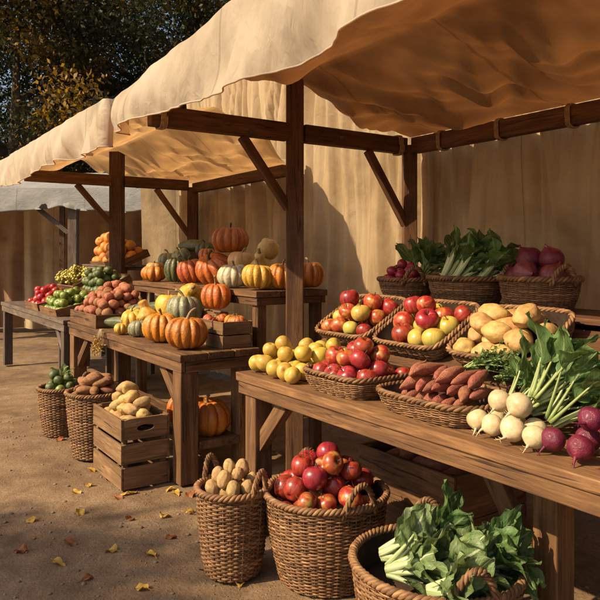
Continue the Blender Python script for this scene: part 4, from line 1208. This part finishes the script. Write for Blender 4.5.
# --- bench with the back row of pumpkins
B = 1.16
S('pumpkin', 'big deep red pumpkin crowning the back row with a dark upright stem', -.99, .87, 1.52, .152, 'pumpkin', PK_RED, 31, flat=.74, ribs=13, hook=.08, slen=.42, sth=.075, stem=STEM_DARK)
S('pumpkin', 'large red orange pumpkin under the crowning pumpkin, tilted forward', -1.02, .74, B + .125, .155, 'pumpkin', PK_RED, 32, flat=.82, ribs=12, tilt=(.55, .1), stem=STEM_DARK)
S('pumpkin', 'red orange pumpkin squeezed between the dark green acorn squash and the larger red one', -1.335, .69, B + .105, .115, 'pumpkin', PK_RED, 33, flat=.95, ribs=11, tilt=(.2, -.2), stem=STEM_DARK)
S('gourd', 'small red orange gourd on top between the red pumpkins', -1.27, .80, B + .24, .068, 'pumpkin', PK_RED, 34, flat=.9, ribs=9)
S('squash', 'dark green ribbed acorn squash at the front of the back row', -1.61, .69, B + .115, .108, 'pumpkin', PK_GREEN, 35, flat=1.1, ribs=10, depth=.2, stem=STEM_GREEN)
S('squash', 'grey green squash above the turban squash at the left of the back row', -2.2, .86, B + .19, .105, 'pumpkin', PK_TEAL, 36, flat=.75, ribs=10)
S('squash', 'dark green squash filling in behind the turban squash', -2.14, .95, B + .075, .115, 'pumpkin', PK_GREEN, 37, flat=.7, ribs=10)
S('squash', 'dark green squash lying behind the acorn squash', -1.88, .90, B + .095, .125, 'pumpkin', PK_GREEN, 38, flat=.8, ribs=10)
S('squash', 'long dark green squash lying highest of the green ones', -1.86, .93, B + .325, .075, 'zucchini', PK_GREEN, 39, spin=.35, stem=STEM_GREEN)
S('squash', 'grey green striped squash under the highest long green squash', -1.84, .83, B + .225, .095, 'pumpkin', PK_TEAL, 40, flat=.8, ribs=10, tilt=(.4, 0))
S('squash', 'small dark green squash left of the crowning red pumpkin', -1.60, .95, B + .285, .082, 'pumpkin', PK_GREEN, 41, flat=.9, ribs=9, stem=STEM_DARK)
S('pumpkin', 'orange pumpkin filling in below the small dark green squash', -1.58, .95, B + .11, .125, 'pumpkin', PK_RED, 42, flat=.8, ribs=10)
S('squash', 'dusky tan squash under the right side of the crowning pumpkin', -.78, .86, B + .19, .1, 'pumpkin', PK_TAN, 43, flat=.85, ribs=9, depth=.08)
S('pumpkin', 'cream white ribbed pumpkin at the front of the back row', -.60, .69, B + .09, .118, 'pumpkin', PK_CREAM, 44, flat=.76, ribs=12, hook=.12, slen=.42)
S('pumpkin', 'bright yellow ribbed pumpkin at the near front corner of the bench', -.25, .685, B + .09, .125, 'pumpkin', PK_YELLOW, 45, flat=.74, ribs=13, hook=.15, slen=.5)
S('squash', 'crooknecked tan squash resting upright behind the yellow ribbed pumpkin', -.56, .90, B + .15, .092, 'pear', PK_TAN, 46, tilt=(.5, .7), spin=2.6)
S('squash', 'second tan squash stacked with its curved neck highest on the right', -.58, .97, B + .28, .088, 'pear', PK_TAN, 47, tilt=(-.3, -1.1), spin=.2)
S('gourd', 'small tan gourd beside the crooknecked squash', -.36, .84, B + .06, .07, 'pumpkin', PK_TAN, 48, flat=.85, ribs=8, depth=.08)
S('gourd', 'pale green round gourd behind the small tan gourd', -.38, .98, B + .1, .09, 'pumpkin', PK_CREAM, 49, flat=.9, ribs=9, depth=.08)
S('pumpkin', 'orange pumpkin on the bench partly hidden by the tall post', -.17, .84, B + .095, .105, 'pumpkin', PK_ORANGE, 50, flat=.92, ribs=11)
S('pumpkin', 'orange pumpkin at the rear corner of the bench just right of the tall post', -.175, 1.06, B + .1, .112, 'pumpkin', PK_ORANGE, 51, flat=.9, ribs=11)
tb = S('turban_squash', 'orange turban squash with a pale cap at the far left of the back row', -2.06, .67, B + .075, .115, 'pumpkin', PK_ORANGE, 52, flat=.68, ribs=9, depth=.2, cat='squash')
me = pumpkin_mesh(53, 6, .5, .1).mesh('cap', PK_TAN); c = bpy.data.objects.new('cap', me); COL.objects.link(c); c.parent = tb; c.location = (0, 0, .55); c.scale = (.68, .68, .7)
# pumpkins on the low shelf
for i, (x, y, s) in enumerate(((-.19, .27, .145), (-.50, .26, .13))):
    S('pumpkin', ['shaded orange pumpkin at the near end of the low shelf', 'shaded orange pumpkin second along the low shelf', 'shaded orange pumpkin third along the low shelf', 'shaded orange pumpkin deepest along the low shelf'][i], x, y, .25 + s * .74, s, 'pumpkin', PK_ORANGE, 61 + i, flat=.85, ribs=11)

# --- far-left table
Z0 = .8
def bed(x, y, z, L, Wd, tilt, label, mat=WOOD):
    crate('wooden_crate', label, W(x, y, z), ANG, L, Wd, .09, 1, .014, mat, tilt=tilt, gap=0)
    return MT(x, y, z, tilt)
bn = table('low stepped bench standing on the far left table behind the crate of pale green fruit', -4.9, -3.02, .52, .92, .98, [(-3.0, .55), (-3.0, .87), (-4.8, .55), (-4.8, .87)], (), apron=.03, planks=3, leg=.05, mat=WOOD_GREY, name='display_bench', cat='bench', thick=.025)
for o in bn.children:
    if o.name.startswith('leg'): o.scale.z = 1.0
table('tall bench holding the oranges behind the far left table', -5.3, -3.72, .95, 1.38, 1.28, [(-3.79, 1.0), (-3.79, 1.33), (-5.2, 1.0), (-5.2, 1.33)], (), apron=.03, planks=3, leg=.05, mat=WOOD_GREY, name='display_bench', cat='bench', thick=.025)
M = bed(-3.32, .27, Z0 + .03, .66, .46, .22, 'wooden crate of pale green fruit at the front of the far left table')
P, R = pack(66, .043, .31, .21, .08, 61, cone=.6, floor=.01, cap=.2, tilt=.15)
heap('quince', M, P, R, 61, 'green_fruit', 'pale green fruit in the front crate of the far left table', 'green fruit', 'pale green fruit in the front crate', [GREENFRUIT])
M = bed(-3.50, .70, 1.03, .72, .38, .5, 'raised wooden crate of dark green fruit behind the pale green ones')
P, R = pack(54, .046, .34, .17, .08, 62, cone=.5, floor=.01, tilt=.3, cap=.19)
heap('quince', M, P, R, 62, 'green_fruit', 'dark green fruit in the raised crate above the pale green ones', 'green fruit', 'dark green fruit in the raised crate', [DARKGREENFRUIT])
M = bed(-4.1, .26, Z0 + .03, .6, .42, .2, 'wooden crate of red tomatoes left of the pale green fruit')
P, R = pack(54, .042, .28, .19, .08, 63, cone=.7, floor=.01, cap=.16)
heap('quince', M, P, R, 63, 'tomato', 'small red tomato in the crate left of the pale green fruit', 'tomato', 'tomatoes in the crate', [TOMATO])
M = bed(-4.38, .68, 1.05, .7, .36, .5, 'wooden crate of pale green grapes at the far left')
r = random.Random(4)
for i in range(16):
    gx_, gy_ = r.uniform(-.28, .28), r.uniform(-.13, .13); zz = .09 + .06 * r.random() + (.05 if abs(gx_) < .15 else 0)
    m = MB(); s8 = lathe_grid([(max(math.sin(PI * a / 7), .02), math.cos(PI * a / 7)) for a in range(8)], 9)
    for k in range(34):
        u = r.random(); w = .06 * (1 - u * .75); a = r.uniform(0, 2 * PI); q = math.sqrt(r.random()) * w
        c = np.array([u * .16 - .07, q * math.cos(a), q * math.sin(a)])
        m.grid(s8 * .015 * r.uniform(.85, 1.1) + c, wrap=True)
    o = m.build('grape_bunch', GRAPE, None, loc=M @ Vector((gx_, gy_, zz)), rot=(r.uniform(-.4, .4), r.uniform(-.3, .6), r.uniform(0, 6)))
    tag(o, 'bunch of pale green grapes in the crate at the far left', 'grapes', 'grape bunches in the crate')
    ms = MB(); ms.tube([(-.06, 0, 0), (-.09, 0, .02), (-.12, .01, .03)], .004, 5); ms.build('stem', STEM, o)
M = bed(-4.40, 1.16, 1.31, 1.05, .4, .4, 'wooden crate of oranges behind the weathered post')
P, R = pack(58, .066, .51, .19, .08, 64, cone=.5, floor=.01, tilt=.3, drop=6, cap=.28)
heap('orange', M, P, R, 64, 'orange', 'orange heaped in the crate behind the weathered post', 'orange', 'oranges in the far crate', [ORANGE])

# ------------------------------------------------------------------ far stall, shed, curtain behind on the left
FY = 10.6
fs = bpy.data.objects.new('market_stall', None); COL.objects.link(fs); fs.location = (-3.9, FY, 0); tag(fs, 'distant stall with a pale grey canvas roof behind the oranges', 'stall')
m = MB(); V = np.zeros((110, 40, 3)); G = np.zeros((110, 40, 3))
for i in range(110):
    for j in range(40):
        u, v = i / 109, j / 39; x = -3.6 + 6.0 * u
        if v < .35:
            q = v / .35; z = 2.45 - q * (.32 + .08 * abs(math.sin(u * PI * 3.2)) + .03 * fold(x, 0, 3, 2)); y = -.02 - .05 * q - .05 * q * fold(x, q, 4, 5)
        else:
            q = (v - .35) / .65; z = 2.45 + .5 * q - .1 * math.sin(PI * q) + .03 * fold(x, q, 2, 8); y = q * 2.2
        V[i, j] = (x, y, z); G[i, j] = (x, v * 2.5, 0)
m.grid(V, 0, G); m.build('canopy', CANVAS_GREY, fs)
for xx in (-2.9, .32, 2.3):
    m = MB(); m.span(xx - .07, xx + .07, 0, .14, 0, 2.44); m.build('post', WOOD_GREY, fs, .006)
m = MB(); m.beam((-.45, .07, 2.3), (.24, .07, 1.75), .06, .07); m.build('brace', WOOD_GREY, fs, .005)
m = MB(); m.span(-3.5, 2.4, .15, .23, 2.28, 2.4); m.build('crossbeam', WOOD_GREY, fs, .005)
for (x0, x1, mt, sd, yy) in ((-3.5, -1.15, CANVAS_BROWN, 5, 1.7), (-1.1, -.45, CURTAIN, 6, 1.6), (-.4, 1.15, CANVAS_BROWN, 7, 1.75), (1.1, 2.35, CANVAS_BROWN, 8, 1.65)):
    V = np.zeros((60, 30, 3)); G = np.zeros((60, 30, 3))
    for i in range(60):
        for j in range(30):
            u, v = i / 59, j / 29; x = x0 + (x1 - x0) * u
            V[i, j] = (x, yy + .06 * (.4 + v) * math.sin(x * 15 + 3 * fold(x, v, 2, sd)) + .06 * fold(x, v, 4, sd), 2.52 - 2.45 * v); G[i, j] = (x, v * 2.4, 0)
    m = MB(); m.grid(V, 0, G); m.build('hanging_cloth', mt, fs)
sh = bpy.data.objects.new('wooden_shed', None); COL.objects.link(sh); sh.location = (-4.3, 14.5, 0); tag(sh, 'dark plank shed wall standing behind the distant grey stall', 'shed')
m = MB(); x = -6.0
while x < 5.0:
    w = RND.uniform(.16, .3); m.span(x, x + w - .012, RND.uniform(0, .015), .04, 0, 2.75 + RND.uniform(-.02, .02), 0, .004, 2); x += w
m.build('wall', WOOD_DARK, sh)
m = MB(); m.box((-.5, 1.1, 3.05), (11.4, 2.9, .07), Matrix.Rotation(.28, 3, 'X')); m.build('roof', WOOD_DARK, sh)
m = MB(); m.span(-6.0, 5.0, .3, 2.2, 0, 2.6); m.build('side_panel', WOOD_DARK, sh)
def far_cur(u, v):
    x = -2.22 + .62 * u + .05 * v
    return x, 9.4 + .05 * fold(x, v, 5, 3) * (1 + v), 2.35 - 2.3 * v
V = np.zeros((40, 40, 3)); G = np.zeros((40, 40, 3))
for i in range(40):
    for j in range(40):
        u, v = i / 39, j / 39; V[i, j] = far_cur(u, v); G[i, j] = (u * .7, v * 2.3, 0)
m = MB(); m.grid(V, 0, G); tag(m.build('canvas_curtain', CURTAIN), 'narrow pale canvas curtain hanging left of the rear post behind the oranges', 'curtain')
cp = thing('post', 'thin dark pole holding up the narrow pale curtain', 'pole', (-1.9, 9.5, 0), 0); cp.name = 'curtain_pole'
m = MB(); m.span(-.04, .04, 0, .08, 0, 2.42); m.build('upright', WOOD_DARK, cp); m = MB(); m.span(-.4, .4, -.05, -.005, 2.34, 2.39); m.build('rail', WOOD_DARK, cp)

# ------------------------------------------------------------------ trees
def mat_foliage(name, stops):
    t = NT(name); g = t.attr(); x, y, z = t.sep(g)
    c = t.ramp(x, stops); t.done(c, .6, None, .25)
    tr = t.node('ShaderNodeBsdfTranslucent'); t.l.new(t.hsv(c, .5, 1.1, 1.5), tr.inputs[0])
    mx = t.node('ShaderNodeMixShader'); mx.inputs[0].default_value = .3; t.l.new(t.bsdf.outputs[0], mx.inputs[1]); t.l.new(tr.outputs[0], mx.inputs[2]); t.l.new(mx.outputs[0], t.out.inputs[0])
    return t.mat
FOL = mat_foliage('autumn_green_foliage', [(0, (.014, .02, .007)), (.6, (.034, .036, .01)), (.85, (.08, .055, .012)), (1, (.22, .11, .014))])
FOL_Y = mat_foliage('autumn_yellow_foliage', [(0, (.018, .022, .008)), (.5, (.045, .04, .012)), (.78, (.14, .085, .014)), (1, (.4, .21, .022))])
FOL_D = mat_foliage('dark_green_foliage', [(0, (.012, .022, .009)), (.7, (.03, .045, .014)), (1, (.08, .075, .02))])
BARK = mat_plain('bark', (.03, .022, .014), (.09, .065, .042), 6, .9, .8)
def tree(x, y, h, r, mat, seed, label, n=9000, name='autumn_tree', low=.3):
    n = int(n * 3.6)
    rs = np.random.RandomState(seed); rr = random.Random(seed)
    root = bpy.data.objects.new(name, None); COL.objects.link(root); root.location = (x, y, 0); tag(root, label, 'tree')
    m = MB(); m.tube([(0, 0, -.1), (.08, 0, h * .2), (.0, .1, h * .45), (.1, .05, h * .8)], [.24, .2, .14, .04], 10, up=(1, 0, 0))
    cc = []
    for k in range(9):
        a = rr.uniform(0, 2 * PI); z0 = h * rr.uniform(.25, .6); L = r * rr.uniform(.6, 1.0); z1 = z0 + h * rr.uniform(.1, .3)
        e = (L * math.cos(a), L * math.sin(a), z1)
        m.tube([(.03, .03, z0), (e[0] * .5, e[1] * .5, z0 + (z1 - z0) * .65), e], [.09, .055, .02], 7, up=(.1, .2, 1)); cc.append(e)
    m.build('trunk', BARK, root)
    K = 70; C = []
    for k in range(K):
        a = rs.uniform(0, 2 * PI); zz = rs.uniform(low, 1.0); rad = r * math.sin(PI * min(.97, (zz - low) / (1 - low) * .8 + .18)) ** .6 * math.sqrt(rs.uniform(.15, 1))
        C.append((rad * math.cos(a), rad * math.sin(a), zz * h))
    C = np.array(C); idx = rs.randint(0, K, n); sz = rs.uniform(.5, 1.0, K) * r * .2
    P = C[idx] + rs.normal(0, 1, (n, 3)) * sz[idx][:, None] * np.array([1, 1, .75])
    A = rs.normal(0, 1, (n, 3)); A /= np.linalg.norm(A, axis=1)[:, None]
    Bq = np.cross(A, rs.normal(0, 1, (n, 3))); Bq /= np.linalg.norm(Bq, axis=1)[:, None]
    s = rs.uniform(.035, .085, n)[:, None]
    V = np.stack([P - A * s, P + Bq * s * .55, P + A * s, P - Bq * s * .55], 1).reshape(-1, 3)
    col = np.clip(rs.uniform(0, 1, K)[idx] * .65 + rs.uniform(0, .4, n), 0, 1)
    mm = MB(); G = np.zeros((n * 4, 3)); G[:, 0] = np.repeat(col, 4)
    mm.add(V.tolist(), [(4 * i, 4 * i + 1, 4 * i + 2, 4 * i + 3) for i in range(n)], 0, G.tolist(), False)
    mm.build('crown', mat, root)
tree(-6.6, 15.5, 8.5, 2.6, FOL_Y, 1, 'autumn tree with yellow and green leaves rising above the left canopy', 9000)
tree(-4.3, 18.5, 10.0, 3.0, FOL, 2, 'dark green autumn tree behind the yellowing tree', 10000)
tree(-1.6, 20.5, 10.5, 3.0, FOL, 3, 'greenish brown tree rising just left of the big canopy', 9000)
tree(-10.0, 18.0, 10.0, 3.2, FOL_D, 4, 'dark green tree at the far left edge', 9000)
tree(-7.4, 23.0, 12.0, 3.6, FOL_D, 5, 'tall dark tree in the back between the yellowing tree and its neighbours', 9000)
tree(-12.5, 24.0, 13.0, 4.2, FOL_D, 8, 'tall dark tree closing the gap behind the far left edge', 9000, low=.15)
tree(-3.6, 25.5, 13.5, 4.2, FOL_D, 9, 'tall dark tree in the back behind the greenish brown tree', 9000, low=.15)

tree(-9.2, -.35, 6.8, 1.6, FOL, 7, 'added tree out of view throwing leafy shade on the bare earth in front', 4500, low=.5)  # unseen tree added so its crown shades the foreground

# ------------------------------------------------------------------ fallen leaves
FALL_Y = mat_leaf('fallen_yellow_leaf', (.36, .2, .025), (.58, .36, .05), (.5, .34, .1), .1)
FALL_R = mat_leaf('fallen_brown_leaf', (.2, .05, .015), (.36, .13, .03), (.35, .18, .07), .1)
spots = [(124, 494, 0), (118, 497, 1), (134, 491, 0), (108, 478, 1), (176, 492, 0), (190, 494, 1), (168, 489, 0), (232, 556, 0), (222, 552, 1), (92, 468, 0), (60, 440, 1), (200, 470, 1), (80, 512, 0), (76, 492, 0), (88, 484, 0), (131, 516, 1), (165, 514, 0), (173, 534, 1), (192, 511, 0), (70, 541, 1), (110, 548, 0), (150, 552, 0), (215, 530, 0), (58, 560, 0), (205, 566, 1), (30, 520, 0), (20, 548, 1), (240, 580, 0), (90, 575, 1), (140, 585, 0)]
for i, (px, py, c) in enumerate(spots):
    Y = 675 * EYE / (py - 255); x = (px - 300) / 675 * Y
    m = MB(); leaf(m, (-.035, 0, .006), (1, 0, .1), (0, 0, 1), RND.uniform(.06, .09), RND.uniform(.018, .03), RND.uniform(.2, .6), .3, 0, .8, 8, 7, 3, i, .35)
    m.tube([(-.06, .008, .004), (-.045, .002, .005), (-.033, 0, .007)], .0013, 5)
    z = ground_z(x, Y) + .004
    o = m.build('fallen_leaf', FALL_R if c else FALL_Y, None, loc=(x, Y, z), rot=(RND.uniform(-.2, .2), RND.uniform(-.2, .2), RND.uniform(0, 6)))
    tag(o, 'small reddish brown fallen leaf lying on the bare earth' if c else 'small yellow fallen leaf lying on the bare earth', 'leaf', 'brown fallen leaves' if c else 'yellow fallen leaves')
# small stones trodden into the earth
m = MB(); r = random.Random(12)
base = lathe_grid([(max(math.sin(PI * a / 5), .02), math.cos(PI * a / 5)) for a in range(6)], 7)
for i in range(900):
    x, y = r.uniform(-3.4, 1.6), r.uniform(2.1, 6.0); s = r.uniform(.003, .011) * (1.6 if r.random() < .08 else 1)
    z = ground_z(x, y) + .001
    m.grid(base * np.array([s * r.uniform(.8, 1.4), s * r.uniform(.8, 1.3), s * .6]) + np.array([x, y, z]), wrap=True)
STONE = mat_plain('small_stone', (.1, .07, .045), (.27, .2, .14), 9, .85)
tag(m.build('gravel', STONE), 'small stones trodden into the bare earth', 'gravel', None, 'stuff')

# ================================================================== LIGHT AND CAMERA
sun_el = math.radians(38); hx, hy = .92, .392
d = Vector((hx * math.cos(sun_el), hy * math.cos(sun_el), -math.sin(sun_el)))
L = bpy.data.lights.new('sun', 'SUN'); L.energy = 4.6; L.angle = math.radians(.6); L.color = (1, .8, .53)
so = bpy.data.objects.new('sun', L); COL.objects.link(so); so.location = (-8, -4, 9); so.rotation_euler = d.to_track_quat('-Z', 'Y').to_euler()
w = bpy.data.worlds.new('World'); scene.world = w; w.use_nodes = True
nt = w.node_tree; bg = nt.nodes['Background']; sky = nt.nodes.new('ShaderNodeTexSky'); sky.sky_type = 'NISHITA'; sky.sun_disc = False
sky.sun_elevation = sun_el; sky.sun_rotation = math.atan2(-hx, -hy) % (2 * PI); sky.air_density = 1.0; sky.dust_density = 3.0
nt.links.new(sky.outputs[0], bg.inputs[0]); bg.inputs[1].default_value = .09
cam = bpy.data.cameras.new('camera'); cam.sensor_width = 36; cam.lens = 675 / 600 * 36; cam.shift_y = -.075; cam.clip_end = 500; cam.clip_start = .05
co = bpy.data.objects.new('camera', cam); COL.objects.link(co); co.location = (0, 0, EYE); co.rotation_euler = (PI / 2, 0, 0)
scene.camera = co
scene.view_settings.view_transform = 'Standard'; scene.view_settings.look = 'None'; scene.view_settings.gamma = 1; scene.view_settings.use_curve_mapping = False
scene.view_settings.exposure = 0.7
scene.cycles.max_bounces = 8; scene.cycles.transparent_max_bounces = 12; scene.cycles.use_denoising = True
